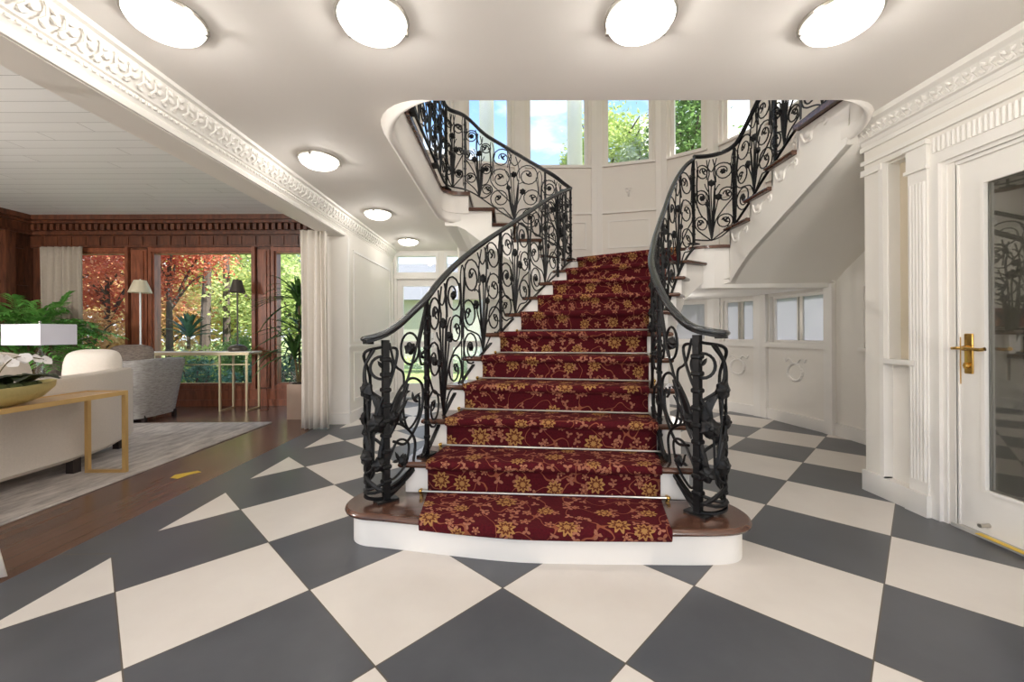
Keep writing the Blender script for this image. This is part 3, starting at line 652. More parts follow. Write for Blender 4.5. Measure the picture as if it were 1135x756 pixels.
# ------------------------------------------------------------------ staircase
FL = {2: (-.60, 2.40), 3: (-.53, 2.70), 4: (-.445, 2.965), 5: (-.325, 3.265), 6: (-.195, 3.53), 7: (.0, 3.885), 8: (.175, 4.23), 9: (.365, 4.545), 10: (.565, 4.885), 11: (.755, 5.21)}
FR = {2: (.98, 2.25), 3: (1.03, 2.48), 4: (1.05, 2.70), 5: (1.13, 2.93), 6: (1.22, 3.16), 7: (1.36, 3.53), 8: (1.58, 3.89), 9: (1.72, 4.10), 10: (1.83, 4.24), 11: (2.08, 4.38)}
CL = {2: (-.466, 2.39), 3: (-.40, 2.68), 4: (-.31, 2.945), 5: (-.20, 3.24), 6: (-.067, 3.5), 7: (.119, 3.85), 8: (.30, 4.2), 9: (.486, 4.5), 10: (.686, 4.83), 11: (.865, 5.13)}
CRt = {2: (.825, 2.27), 3: (.89, 2.50), 4: (.915, 2.72), 5: (1.0, 2.96), 6: (1.07, 3.2), 7: (1.21, 3.56), 8: (1.39, 3.88), 9: (1.51, 4.1), 10: (1.64, 4.3), 11: (1.88, 4.5)}
def online(k, p):            # put a carpet point exactly on the riser line k
    a, bq = Vector(FL[k]), Vector(FR[k]); d = (bq - a).normalized(); return a + d * (Vector(p) - a).dot(d)
stair = thing('staircase', 'curved white staircase with walnut treads splitting at the landing below the tall windows', 'staircase', (.3, 2.3, 0))
def nose(k, o):
    a, bq = Vector(FL[k]), Vector(FR[k]); d = (bq - a).normalized(); n = Vector((d.y, -d.x)); return a + n * o, bq + n * o
out1 = catmull([(-.72, 2.46, 0), (-.82, 2.38, 0), (-.845, 2.26, 0), (-.78, 2.165, 0), (-.6, 2.12, 0), (-.08, 2.003, 0), (.21, 1.968, 0), (.666, 1.95, 0), (.99, 1.945, 0), (1.11, 1.985, 0), (1.155, 2.08, 0), (1.13, 2.19, 0), (1.04, 2.25, 0)], 5)
def offs(poly, d):
    c = Vector((.15, 2.3, 0)); res = []
    for i, p in enumerate(poly):
        t = (poly[min(i + 1, len(poly) - 1)] - poly[max(i - 1, 0)]).normalized(); res.append(p + Vector((t.y, -t.x, 0)) * d)
    return res
base = [(p.x, p.y) for p in out1] + [(.98, 2.40), (-.66, 2.56)]
MB().prism(base, 0, R_ - .036).build('bottom_step', 'white', stair)
MB().prism([(p.x, p.y) for p in offs(out1, -.008)] + [(.98, 2.40), (-.66, 2.56)], R_ - .052, R_ - .0362).build('step_moulding', 'white', stair)
# nosed tread: rounded edge through three stacked outlines
def nosed(poly_fn, z, name='tread', t=.035):
    m = MB(); lay = [(.0, z - t), (.01, z - t * .8), (.014, z - t * .5), (.01, z - t * .2), (0, z)]
    rings = [poly_fn(o) for o, _ in lay]; n = len(rings[0]); vs = [(p[0], p[1], zz) for ring, (_, zz) in zip(rings, lay) for p in ring]
    fs = [tuple(range(n - 1, -1, -1)), tuple(range(4 * n, 5 * n))] + [(i * n + k, i * n + (k + 1) % n, (i + 1) * n + (k + 1) % n, (i + 1) * n + k) for i in range(4) for k in range(n)]
    m.add(vs, fs); return m.build(name, 'treadwood', stair)
nosed(lambda o: [(p.x, p.y) for p in offs(out1, .03 + o)] + [(.98, 2.40), (-.66, 2.56)], R_)
for k in range(2, 11):
    def pf(o, k=k):
        a, bq = nose(k, .028 + o); c, d = nose(k + 1, -.002)
        l = Vector(FL[k + 1]) - Vector(FL[k]); l.normalize(); rr = Vector(FR[k + 1]) - Vector(FR[k]); rr.normalize()
        ln = Vector((-l.y, l.x)); rn = Vector((rr.y, -rr.x))
        ex = .02 + o
        return [a + ln * ex, bq + rn * ex, d + rn * ex, c + ln * ex]
    nosed(pf, k * R_)
    a, bq = Vector(FL[k]), Vector(FR[k]); d = (bq - a).normalized(); n = Vector((-d.y, d.x)) * .02
    MB().prism([a, bq, bq + n, a + n], (k - 1) * R_ + .0005, k * R_ - .0352).build('riser', 'white', stair)
a, bq = Vector(FL[11]), Vector(FR[11]); d = (bq - a).normalized(); n = Vector((-d.y, d.x)) * .02
MB().prism([a, bq, bq + n, a + n], 10 * R_ + .0005, 11 * R_ - .0352).build('riser', 'white', stair)
m = MB()
for k in range(2, 11):
    a, bq, c, d = [Vector(v) for v in (FL[k], FR[k], FR[k + 1], FL[k + 1])]
    e = (bq - a).normalized() * .015; e2 = (c - d).normalized() * .015; n = Vector((-e.y, e.x)) * 1.4
    zb = [max(.0, (k - 1) * R_ - .21), max(0, (k - 1) * R_ - .21), max(0, k * R_ - .21), max(0, k * R_ - .21)]
    m.prism([a + e + n, bq - e + n, c - e2, d + e2], 0, k * R_ - .0353, zb)
m.build('stringer', 'white', stair, smooth=0)
# landing
LZ = 11 * R_
land = [FR[11], FL[11], (.44, 4.86), (.36, 4.86), (.36, 6.58)] + [(x_, y_ - .02) for x_, y_ in ROT[5:7]] + [(x_ - .03, y_) for x_, y_ in ROT[7:9]] + [(3.42, 4.34), (2.36, 4.34)] + [(2.30, 4.34), (2.2, 4.345)]
MB().prism(land, LZ - .035, LZ).build('landing', 'treadwood', stair)
m = MB(); ctr = Vector((1.6, 5.4))
m.prism([Vector(p) + (ctr - Vector(p)).normalized() * .035 for p in land], 1.56, LZ - .0352); m.build('landing_body', 'white', stair, smooth=0)
ln = [Vector((2.33, 4.33, 0)), Vector((2.2, 4.33, 0)), Vector((2.08, 4.365, 0))]
# right flight
FY = {12: 4.35, 13: 3.98, 14: 3.65, 15: 3.33}
for k in (12, 13, 14):
    def pf(o, k=k): return [(2.30 - o, FY[k] + .028 + o), (2.30 - o, FY[k + 1] - .002), (3.43, FY[k + 1] - .002), (3.43, FY[k] + .028 + o)]
    nosed(pf, k * R_)
for k in (12, 13, 14, 15): MB().box(2.335, 3.43, FY[k] - .02, FY[k], (k - 1) * R_ + .0005, k * R_ - .0352 if k < 15 else 2.704).build('riser', 'white', stair)
sof = [(4.44, 1.55), (4.34, 1.62), (4.2, 1.73), (4.0, 1.86), (3.5, 2.085), (3.09, 2.265), (2.84, 2.385), (2.79, 2.51)]
def sz(y):
    for (ya, za), (yb, zb) in zip(sof, sof[1:]):
        if yb <= y <= ya: return za + (zb - za) * (ya - y) / (ya - yb)
    return sof[-1][1] if y < sof[-1][0] else sof[0][1]
top = []
for k in (12, 13, 14): top += [(FY[k] - .002, (k - 1) * R_ if k > 12 else 1.62), (FY[k] - .002, k * R_ - .036), (FY[k + 1] - .002, k * R_ - .036)]
top += [(3.31, 2.70), (2.80, 2.70)]
poly = [(2.335, y_, z_) for y_, z_ in top] + [(2.335, y_, z_) for y_, z_ in reversed(sof[1:-1])]
MB().prismT(poly, (.05, 0, 0)).build('stringer', 'white', stair, smooth=0)
# soffit of the right flight: from the stringer across to the wall, flattening into the landing
g = MB(); nx = 8; vs = []
for y_, z_ in sof:
    x0 = 2.34 if y_ < 4.4 else 2.12
    vs += [(x0 + (3.46 - x0) * i / nx, y_, z_) for i in range(nx + 1)]
W_ = nx + 1; nb = len(vs); vs += [(x_, y_, z_ + .05) for x_, y_, z_ in vs]
fs = [(r0 * W_ + i, r0 * W_ + i + 1, (r0 + 1) * W_ + i + 1, (r0 + 1) * W_ + i) for r0 in range(len(sof) - 1) for i in range(nx)]
fs += [tuple(v + nb for v in reversed(f_)) for f_ in fs]
fs += [(i + 1, i, i + nb, i + 1 + nb) for i in range(nx)]
g.add(vs, fs); g.build('soffit', 'wall', stair, smooth=60)
# scroll brackets under the tread ends
for k in (12, 13, 14, 15):
    y0 = FY[k] - .03; z = k * R_ - .05; X = 2.334
    pts = catmull([(X, y0 - .02, z - .03), (X, y0 - .06, z - .11), (X, y0 - .13, z - .12), (X, y0 - .15, z - .06), (X, y0 - .21, z - .03), (X, y0 - .27, z - .04)], 5)
    sp = [(X, y0 - .27 + .03 * cos(a), z - .045 + .03 * sin(a)) for a in [0, .8, 1.6, 2.4, 3.2, 4.0, 4.8]]
    MB().tube(pts, .011, 6).tube(sp, .010, 6).ball((X, y0 - .09, z - .07), .008, .04, .03, 8, 6).build('scroll_bracket', 'white', stair)
# left flight
FX = {12: .36, 13: .06, 14: -.19, 15: -.46}
for k in (12, 13, 14):
    def pf(o, k=k): return [(FX[k] + .028 + o, 4.835 - o), (FX[k] + .028 + o, 6.4), (FX[k + 1] + .002, 6.4), (FX[k + 1] + .002, 4.835 - o)]
    nosed(pf, k * R_)
for k in (12, 13, 14, 15): MB().box(FX[k] - .02, FX[k], 4.87, 6.4, (k - 1) * R_ + .0005, k * R_ - .0352 if k < 15 else 2.704).build('riser', 'white', stair)
lp = [(.62, 1.56), (.36, 1.72), (.06, 1.92), (-.33, 2.18), (-.5, 2.31), (-.6, 2.355), (-.74, 2.36)]
tp = [(-.74, 2.498), (-.461, 2.498), (-.461, 14 * R_ - .036), (-.19, 14 * R_ - .036), (-.19, 13 * R_ - .036), (.06, 13 * R_ - .036), (.06, 12 * R_ - .036), (.36, 12 * R_ - .036), (.36, LZ - .036), (.40, LZ - .036), (.62, 1.97)]
MB().prismT([(x_, 4.875, z_) for x_, z_ in lp + tp], (0, 1.5, 0)).build('stringer', 'white', stair, smooth=0)
# rolled plaster lip along the edge of the left gallery
LIP = [(0, 0), (0, -.075), (-.012, -.10), (-.03, -.112), (-.055, -.10), (-.08, -.06), (-.10, 0)]
def lip(P, sc, mir=1):
    MB().sweep([(x_, y_, 2.502) for x_, y_ in P], [(a * mir, b_) for a, b_ in LIP], scale=sc).build('gallery_lip', 'ceil', stair, 60)
la = arc(-.75 + .3, 2.8, .3, 270, 180, 8) + [(-.75, 3.2), (-.75, 4.0), (-.75, 4.6)] + arc(-.55, 4.67, .2, 180, 90, 5)
lip(la, [.01 + .99 * k / 8 for k in range(9)] + [1] * 9)
ra = arc(2.33 - .3, 2.8, .3, 270, 360, 8) + [(2.33, 2.88)]
lip(ra, [.01 + .8 * k / 8 for k in range(9)] + [.8], -1)

# ------------------------------------------------------------------ stair runner with rods
runner = thing('stair_runner', 'deep red floral carpet runner climbing the middle of the stairs', 'carpet', (.2, 2.2, R_))
m = MB(); uvs = []; path = []; v = 0
def rowpts(k, o, z, wl=0):
    a, bq = online(k, CL[k]), online(k, CRt[k]); d = (bq - a).normalized(); n = Vector((d.y, -d.x)); return [tuple(a + n * o) + (z,), tuple(bq + n * o) + (z,)]
rows = []
NU = 20
def addrow(fn): rows.append([Vector(fn(i / NU)) for i in range(NU + 1)])
# bottom fold over tread 1 (bowed front)
_o = [p for p in offs(out1, .03) if p.y < 2.2]
def fpt(t):
    x = -.445 + 1.19 * t
    for a, b_ in zip(_o, _o[1:]):
        if a.x <= x <= b_.x: return a.lerp(b_, (x - a.x) / (b_.x - a.x))
    return _o[-1]
for o, z in ((.012, R_ - .054), (.024, R_ - .045), (.030, R_ - .015), (.024, R_ + .008), (.0, R_ + .014)):
    addrow(lambda t, o=o, z=z: (fpt(t).x, fpt(t).y - o, z))
for k in range(2, 12):
    e0, e1 = rowpts(k, .012, (k - 1) * R_ + .012)
    addrow(lambda t, e0=e0, e1=e1: Vector(e0).lerp(Vector(e1), t))
    for o, z in ((.012, k * R_ - .06), (.02, k * R_ - .045), (.05, k * R_ - .034), (.057, k * R_ - .012), (.05, k * R_ + .006), (.032, k * R_ + .012)):
        e0, e1 = rowpts(k, o, z)
        addrow(lambda t, e0=e0, e1=e1: Vector(e0).lerp(Vector(e1), t))
e0, e1 = rowpts(11, -.9, LZ + .012); addrow(lambda t: Vector(e0).lerp(Vector(e1), t))
vs = []; uv = []; vv = 0
for r0, row in enumerate(rows):
    if r0: vv += (row[NU // 2] - rows[r0 - 1][NU // 2]).length
    for i, p in enumerate(row): vs.append(p); uv.append(((i / NU - .5) * (row[-1] - row[0]).length, vv))
nb = len(vs); W_ = NU + 1
fs = [(r0 * W_ + i, r0 * W_ + i + 1, (r0 + 1) * W_ + i + 1, (r0 + 1) * W_ + i) for r0 in range(len(rows) - 1) for i in range(NU)]
m.add(vs, fs)
rm = m.build('carpet_strip', 'carpet', runner, smooth=60, uv=uv)
so = rm.modifiers.new('thick', 'SOLIDIFY'); so.thickness = .009; so.offset = -1
for k in range(2, 11):
    a, bq = rowpts(k, .035, (k - 1) * R_ + .02); a, bq = Vector(a), Vector(bq); d = (bq - a).normalized()
    r = MB().tube([a - d * .03, bq + d * .03], .0065, 8).build('stair_rod', 'nickel', runner)
    for p in (a - d * .035, bq + d * .035): MB().ball(p, .013, .013, .013, 8, 6).box(p.x - .006, p.x + .006, p.y - .004, p.y + .03, p.z - .019, p.z + .006).build('rod_finial', 'brass', r)
# ------------------------------------------------------------------ wrought-iron railings
class RailPath:
    """plan path with base (foot) and top heights given at control points; s = plan length"""
    def __init__(s, pts, n=8):
        c = catmull([Vector((p[0], p[1], 0)) for p in pts], n)
        s.P = c; s.S = [0]
        for a, b in zip(c, c[1:]): s.S.append(s.S[-1] + (b - a).length)
        s.ks = [s.S[i * n] for i in range(len(pts))]; s.zb = [p[2] for p in pts]; s.zt = [p[3] for p in pts]; s.L = s.S[-1]
    def at(s, t):
        t = min(max(t, 0), s.L); lo, hi = 0, len(s.S) - 1
        while hi - lo > 1:
            mid = (lo + hi) // 2
            if s.S[mid] <= t: lo = mid
            else: hi = mid
        d = s.S[hi] - s.S[lo]; return s.P[lo].lerp(s.P[hi], (t - s.S[lo]) / d if d else 0)
    def _z(s, arr, t):
        t = min(max(t, 0), s.L)
        for i in range(len(s.ks) - 1):
            if t <= s.ks[i + 1]: 
                f = (t - s.ks[i]) / max(1e-6, s.ks[i + 1] - s.ks[i]); return arr[i] + (arr[i + 1] - arr[i]) * f
        return arr[-1]
    def b(s, t): return s._z(s.zb, t)
    def t(s, t): return s._z(s.zt, t)
    def sm(s, f, t, w=.07): return (f(t - w) + 2 * f(t) + f(t + w)) / 4
    def tan(s, t): return (s.at(t + .01) - s.at(t - .01)).normalized()
    def pos(s, u, v, uc=None):
        """u plan length, v 0..1 of the panel height; uc: where the height is read (keeps scrolls round)"""
        p = s.at(u); uc = u if uc is None else uc
        b = s.b(uc) + .05; h = s.t(uc) - .03 - b
        return Vector((p.x, p.y, b + v * h))
    def hgt(s, u): return s.t(u) - .08 - s.b(u)

HR = [(.021, .004), (.022, .012), (.014, .021), (0, .024), (-.014, .021), (-.022, .012), (-.021, .004), (-.012, -.004), (.012, -.004)]
def rail_curve(mb, rp, u0, w, items, r=.0068):
    """items: (control points [(U,V)..], scroll or None, radius); scroll=(cu, cv, r0, r1, turns, sense); U in panel widths, V in panel heights"""
    for ctrl, sc, rad in items:
        pts = []
        for (U, V) in ctrl: pts.append((u0 + U * w, V, None))
        if sc:
            cu, cv, r0, r1, turns, sense = sc; cU = u0 + cu * w; H = rp.hgt(cU)
            lastu, lastv = pts[-1][0], pts[-1][1]
            ang = atan2((lastv - cv) * H, lastu - cU); d = max(hypot(lastu - cU, (lastv - cv) * H), r0 * 1.02)
            a0 = ang + sense * math.acos(min(1, r0 / d)); nn = int(14 * turns)
            rk = [r0 + (r1 - r0) * (k / nn) ** 1.5 for k in range(nn + 1)]
            sp = [(cU + rk[k] * cos(a0 + sense * 2 * pi * turns * k / nn), cv + rk[k] * sin(a0 + sense * 2 * pi * turns * k / nn) / H, cU) for k in range(nn + 1)]
            pts = [(p[0], p[1], p[0] * (1 - i / max(1, len(pts) - 1) * .5) + cU * (i / max(1, len(pts) - 1) * .5)) for i, p in enumerate(pts)]
            head = catmull([rp.pos(*p) for p in pts] + [rp.pos(*sp[0]), rp.pos(*sp[1])], 5)[:-5]
            P = head + [rp.pos(*p) for p in sp[1:]]
        else: P = catmull([rp.pos(*p) for p in pts], 6)
        mb.tube(P, rad or r, 5)
def rosette(mb, rp, u, v, r=.034, uc=None):
    c = rp.pos(u, v, uc); t = rp.tan(u); n = Vector((t.y, -t.x, 0)); R = Matrix((t, Vector((0, 0, 1)), n)).transposed()
    ph = random.random() * 6
    mb.ball(c, r, r, r * .6, 16, 6, fn=lambda d: 1 + .16 * cos(6 * atan2(d.y, d.x) + ph) * hypot(d.x, d.y), M_=R)
    mb.ball(c, r * .42, r * .42, r * .8, 8, 6, M_=R)
def blade(mb, rp, pts, wid, uc=None):
    """pointed iron leaf: flat tapered tube"""
    P = catmull([rp.pos(u, v, uc) for u, v in pts], 5); L = len(P)
    t = rp.tan(pts[0][0]); n = Vector((t.y, -t.x, 0)); vs = []
    for i, p in enumerate(P):
        f = i / (L - 1); w = wid * (sin(pi * min(1, f * .9 + .12)) ** .8) * (1 if f < .9 else (1 - f) * 10 + .05)
        d = (P[min(i + 1, L - 1)] - P[max(i - 1, 0)]).normalized(); sd = d.cross(n).normalized()
        vs += [p + sd * w, p + n * .006, p - sd * w, p - n * .006]
    fs = [(i * 4 + k, i * 4 + (k + 1) % 4, (i + 1) * 4 + (k + 1) % 4, (i + 1) * 4 + k) for i in range(L - 1) for k in range(4)]
    mb.add(vs, fs + [(3, 2, 1, 0), tuple((L - 1) * 4 + k for k in range(4))])
def sprig(mb, rp, u, v, uc, ang, k=.05):
    H = rp.hgt(uc)
    for da, q in ((0, 1), (1.1, .75), (-1.1, .75)):
        a = ang + da; blade(mb, rp, [(u, v), (u + cos(a) * k * .5 * q, v + sin(a) * k * .5 * q / H), (u + cos(a) * k * q, v + sin(a) * k * q / H)], .010, uc)
def scroll_panel(parent, rp, u0, u1, kind):
    w = u1 - u0; mb = MB()
    up = rp.b(u1) - rp.b(u0)
    X = (lambda U: U) if kind % 2 == 0 else (lambda U: 1 - U); sg = 1 if kind % 2 == 0 else -1
    o = .46
    it = []
    def C(ctrl, sc=None, rad=None):
        ctrl = [(X(U), V) for U, V in ctrl]
        if sc: sc = (X(sc[0]), sc[1], sc[2], sc[3], sc[4], sc[5] * sg)
        it.append((ctrl, sc, rad))
    q = min(1.08, w / .58)
    C([(o, .0), (.40, .20), (.16, .31)], (.19, .52, .125 * q, .03, 1.6, -1))
    C([(o, .0), (.43, .3), (.40, .55), (.37, .74)], (.21, .84, .115 * q, .03, 1.6, 1))
    C([(o, .0), (.26, .06)], (.17, .20, .118 * q, .03, 1.6, -1))
    C([(o, .0), (.50, .3), (.53, .55), (.56, .70)], (.75, .81, .135 * q, .035, 1.6, -1))
    C([(o, .0), (.56, .22), (.74, .33)], (.82, .50, .115 * q, .03, 1.6, 1))
    C([(o, .0), (.62, .05)], (.78, .19, .118 * q, .03, 1.6, 1))
    C([(.02, .99), (.05, .88), (.02, .70), (.03, .40)], None, .005); C([(.99, .99), (.95, .90), (.98, .7), (.97, .36), (.99, .02)], None, .005)
    C([(.33, .99), (.36, .90), (.46, .84), (.54, .90), (.60, .99)], None, .006)
    C([(.37, .60), (.30, .66), (.27, .70)], None, .005); C([(.56, .60), (.64, .66), (.68, .66)], None, .005)
    C([(o, .0), (.47, .30), (.45, .55), (.46, .68)], None, .006)
    C([(o, .0), (.52, .25), (.60, .42), (.63, .50)], None, .006)
    C([(o, .0), (.42, .22), (.36, .34), (.35, .42)], None, .006)
    C([(.33, .75), (.36, .88), (.42, .99)], None, .006); C([(.58, .70), (.56, .86), (.50, .99)], None, .006)
    C([(.06, .52), (.04, .70), (.08, .88)], None, .006); C([(.93, .50), (.96, .68), (.92, .86)], None, .006)
    rail_curve(mb, rp, u0, w, it)
    blade(mb, rp, [(u0 + X(o) * w, .02), (u0 + X(.40) * w, .2), (u0 + X(.36) * w, .40), (u0 + X(.30) * w, .58)], .017)
    blade(mb, rp, [(u0 + X(o) * w, .02), (u0 + X(.50) * w, .22), (u0 + X(.53) * w, .42), (u0 + X(.57) * w, .64)], .017)
    blade(mb, rp, [(u0 + X(o) * w, .02), (u0 + X(.46) * w, .12), (u0 + X(.44) * w, .26)], .02)
    for (U, V, a) in ((.19, .52, 2.2), (.21, .84, .6), (.17, .20, 2.4), (.75, .81, 1.0), (.82, .50, .4), (.78, .19, .8)):
        uc = u0 + X(U) * w
        if (U, V) in ((.19, .52), (.75, .81)) and kind % 2 == 0 or (U, V) == (.78, .19) and kind % 2: continue
        sprig(mb, rp, uc, V, uc, a if sg > 0 else pi - a, .062)
    pn = mb.build('scroll_panel', 'iron', parent)
    ros = [(.46, .70), (.64, .52), (.35, .45)] + ([(.19, .52), (.75, .81)] if kind % 2 == 0 else [(.78, .19)])
    for U, V in ros:
        rb = MB(); rosette(rb, rp, u0 + X(U) * w, V, .036 if U in (.46, .64) else .029); rb.build('rosette', 'iron', pn)
def post(parent, rp, u, name='post', hw=.011, zb=None, top=None, plate=True):
    p = rp.at(u); z0 = rp.b(u) - .0 if zb is None else zb; z1 = (rp.t(u) - .012) if top is None else top
    t = rp.tan(u); M_ = Matrix.Translation(p) @ Matrix.Rotation(atan2(t.y, t.x), 4, 'Z')
    m = MB().box(-hw, hw, -hw, hw, z0, z1, M_)
    for k in range(9):
        zz = z0 + (z1 - z0) * (.12 + .095 * k); m.rbox(-hw * 1.5, hw * 1.5, -hw * 1.5, hw * 1.5, zz - .012, zz + .012, .006, M_, 1)
    if plate: m.box(-.06, .06, -.035, .035, z0, z0 + .012, M_)
    return m.build(name, 'iron', parent)
def build_railing(parent, rp, posts, panels, s0=0, s1=None):
    s1 = rp.L if s1 is None else s1; n = int((s1 - s0) / .035)
    us = [s0 + (s1 - s0) * i / n for i in range(n + 1)]
    def smooth(f, u): return sum(f(min(max(u + d, 0), rp.L)) * wt for d, wt in ((-.12, .15), (-.06, .2), (0, .3), (.06, .2), (.12, .15)))
    MB().sweep([(rp.at(u).x, rp.at(u).y, smooth(rp.t, u)) for u in us], HR).build('handrail', 'rail', parent, 50)
    MB().sweep([(rp.at(u).x, rp.at(u).y, smooth(rp.t, u) - .018) for u in us], [(.009, 0), (.009, .0135), (-.009, .0135), (-.009, 0)]).build('top_bar', 'iron', parent)
    MB().sweep([(rp.at(u).x, rp.at(u).y, smooth(rp.b, u) + .045) for u in us], [(.011, 0), (.011, .011), (-.011, .011), (-.011, 0)]).build('bottom_bar', 'iron', parent)
    for i, (a, b) in enumerate(panels): scroll_panel(parent, rp, a, b, i)
    for p in posts: post(parent, rp, **p)
def volute_panel(parent, rp, un, ue):
    """ornament round the newel: crescent foot, ovals, roses and leaves; un = newel, ue = next post (plan lengths)"""
    m = MB(); d = ue - un
    L = lambda f: un * f
    Rr = lambda f: un + d * f
    def cv(pts, r=.008, uc=None): m.tube(catmull([rp.pos(u, v, uc) for u, v in pts], 7), r, 6)
    def ring(u, v, ru, r=.007, rv=None):
        H = rp.hgt(u); rv = rv or ru
        m.tube([rp.pos(u + ru * cos(a), v + rv * sin(a) / H, u) for a in [2 * pi * k / 20 for k in range(20)]], r, 6, closed=True)
    cv([(L(.95), .98), (L(.4), .95), (L(.10), .78), (L(.14), .52), (L(.34), .32), (L(.10), .16), (L(.3), .05)], .009)
    cv([(L(.7), .98), (L(.36), .84), (L(.40), .66), (L(.30), .45), (L(.55), .30), (L(.5), .12)], .007)
    cv([(L(.3), .05), (L(.02), .08), (L(.06), .15), (L(.5), .10), (L(1), .0), (Rr(.4), -.02), (Rr(.8), .0), (Rr(1.0), .05)], .012)
    cv([(L(.1), .02), (L(.5), -.03), (L(1), -.04), (Rr(.4), -.03)], .011)
    for a, v in ((.30, .60), (.55, .66), (.80, .64)): cv([(L(.72), .2), (L(.5 * a + .34), .42), (L(a), v)], .006)
    cv([(Rr(.0), .42), (Rr(.22), .58), (Rr(.55), .62), (Rr(.85), .48), (Rr(.80), .30), (Rr(.45), .22), (Rr(.15), .30)], .008)
    cv([(Rr(.50), .60), (Rr(.38), .46), (Rr(.50), .30), (Rr(.74), .32), (Rr(.76), .44), (Rr(.62), .46)], .007)
    cv([(Rr(.02), .18), (Rr(.25), .28), (Rr(.5), .2), (Rr(.42), .08), (Rr(.15), .05), (Rr(.02), .10)], .007)
    cv([(Rr(.0), .34), (Rr(.3), .52), (Rr(.62), .72), (Rr(.95), .97)], .008); cv([(Rr(.08), .98), (Rr(.2), .80), (Rr(.38), .70), (Rr(.4), .60)], .007)
    cv([(L(1.0), .06), (L(.55), .03), (L(.06), .14), (L(.10), .32), (L(.5), .40), (L(.95), .30), (L(1.0), .12)], .009)
    cv([(L(1.0), .97), (Rr(.25), .88), (Rr(.10), .72), (L(.9), .62), (L(.75), .50)], .008); cv([(L(.95), .62), (L(.6), .72), (L(.5), .86), (L(.75), .97)], .008)
    cv([(L(1.0), .46), (Rr(.35), .36), (Rr(.65), .18), (Rr(.6), .02)], .008); cv([(L(.9), .44), (L(.45), .34), (L(.2), .22), (L(.3), .06)], .008)
    cv([(Rr(.95), .90), (Rr(.78), .78), (Rr(.82), .64), (Rr(.95), .60)], .007)
    ring(L(.92), .84, .062, .008); ring(Rr(.55), .82, .062, .007, .09); ring(L(.5), .20, .05, .007)
    for pts in ([(L(.72), .18), (L(.6), .34), (L(.42), .46)], [(L(.8), .15), (L(.95), .35), (Rr(.1), .48)], [(L(.15), .40), (L(.05), .30), (L(.12), .20)], [(Rr(.1), .36), (Rr(.3), .46), (Rr(.5), .50)]): blade(m, rp, pts, .017)
    for pts in ([(L(.8), .46), (L(.5), .40), (L(.2), .46)], [(Rr(.1), .46), (Rr(.3), .56), (Rr(.55), .54)], [(L(.9), .5), (L(.8), .62), (L(.6), .70)]): blade(m, rp, pts, .022)
    for u, v, a in ((Rr(.8), .70, .6), (Rr(.62), .46, .6), (Rr(.28), .14, 2.0), (L(.30), .55, 2.2), (L(.92), .84, 1.0), (Rr(.30), .40, .3)): sprig(m, rp, u, v, u, a, .06)
    pn = m.build('scroll_panel', 'iron', parent)
    for u, v, r in ((L(.55), .70, .046), (L(.55), .24, .046), (L(.86), .19, .042), (Rr(.55), .82, .036), (Rr(.38), .12, .032), (L(.80), .47, .05), (Rr(.14), .46, .042), (L(.35), .50, .034)):
        rb = MB(); rosette(rb, rp, u, v, r); rb.build('rosette', 'iron', pn)

nl = lambda k: k * R_
RA = .87
# left railing: newel on the bottom tread, up the left side, round the acute corner, up the left flight and along the gallery
lw = [(-.775, 2.37, R_, 1.055), (-.80, 2.30, R_, 1.057), (-.755, 2.245, R_, 1.06), (-.675, 2.275, R_, 1.075), (-.565, 2.39, R_ + .07, 1.20), (-.489, 2.50, 2 * R_, 1.32), (-.45, 2.72, 2.5 * R_, 1.43), (-.38, 2.97, 3.45 * R_, 1.58),
      (-.27, 3.27, 4.4 * R_, 1.75), (-.135, 3.55, 5.35 * R_, 1.92), (.045, 3.88, 6.45 * R_, 2.12), (.225, 4.22, 7.5 * R_, 2.33), (.41, 4.55, 8.6 * R_, 2.54), (.61, 4.88, 9.7 * R_, 2.74), (.79, 5.19, 10.7 * R_, 2.90)]
rpL = RailPath(lw)
left = thing('stair_railing', 'black wrought-iron scroll railing up the left side of the stairs and the left gallery', 'railing', (-.675, 2.27, R_), 'wrought-iron stair railings')
kL = rpL.ks
build_railing(left, rpL, [dict(u=kL[3], name='newel_post', hw=.017, zb=R_), dict(u=kL[5] - .01, zb=2 * R_), dict(u=kL[9] + .14, zb=6 * R_), dict(u=kL[13] - .06, plate=False), dict(u=rpL.L - .012, zb=LZ)],
              [(kL[5], kL[5] + .60), (kL[5] + .60, kL[9] + .14), (kL[9] + .14, kL[9] + .74), (kL[9] + .74, kL[13] - .06), (kL[13] - .06, rpL.L - .01)])
volute_panel(left, rpL, kL[3], kL[5] - .01)
ul = [(.79, 5.19, LZ, 2.90), (.70, 5.06, LZ + .02, 2.895), (.58, 4.93, LZ + .06, 2.93), (.44, 4.88, LZ + .12, 3.0), (.17, 4.88, 2.31, 3.16), (-.09, 4.88, 2.47, 3.32), (-.335, 4.88, 2.65, 3.46), (-.44, 4.88, 2.72, 3.62), (-.52, 4.87, F2 + .01, 3.68), (-.64, 4.83, F2, 3.68), (-.705, 4.72, F2, 3.68), (-.715, 4.5, F2, 3.68), (-.715, 4.1, F2, 3.68), (-.715, 3.6, F2, 3.68), (-.715, 3.1, F2, 3.68), (-.70, 2.86, F2, 3.68), (-.60, 2.66, F2, 3.68)]
rpU = RailPath(ul); kU = rpU.ks
build_railing(left, rpU, [dict(u=kU[8] - .02, plate=False), dict(u=kU[10] - .02, zb=F2), dict(u=kU[12], zb=F2), dict(u=kU[14], zb=F2), dict(u=kU[3], plate=False)],
              [(kU[1] - .05, kU[3] + .06), (kU[3] + .06, kU[5] + .10), (kU[5] + .10, kU[8] - .02), (kU[8], kU[10] - .02), (kU[10], kU[12]), (kU[12], kU[13]), (kU[13], kU[14])])
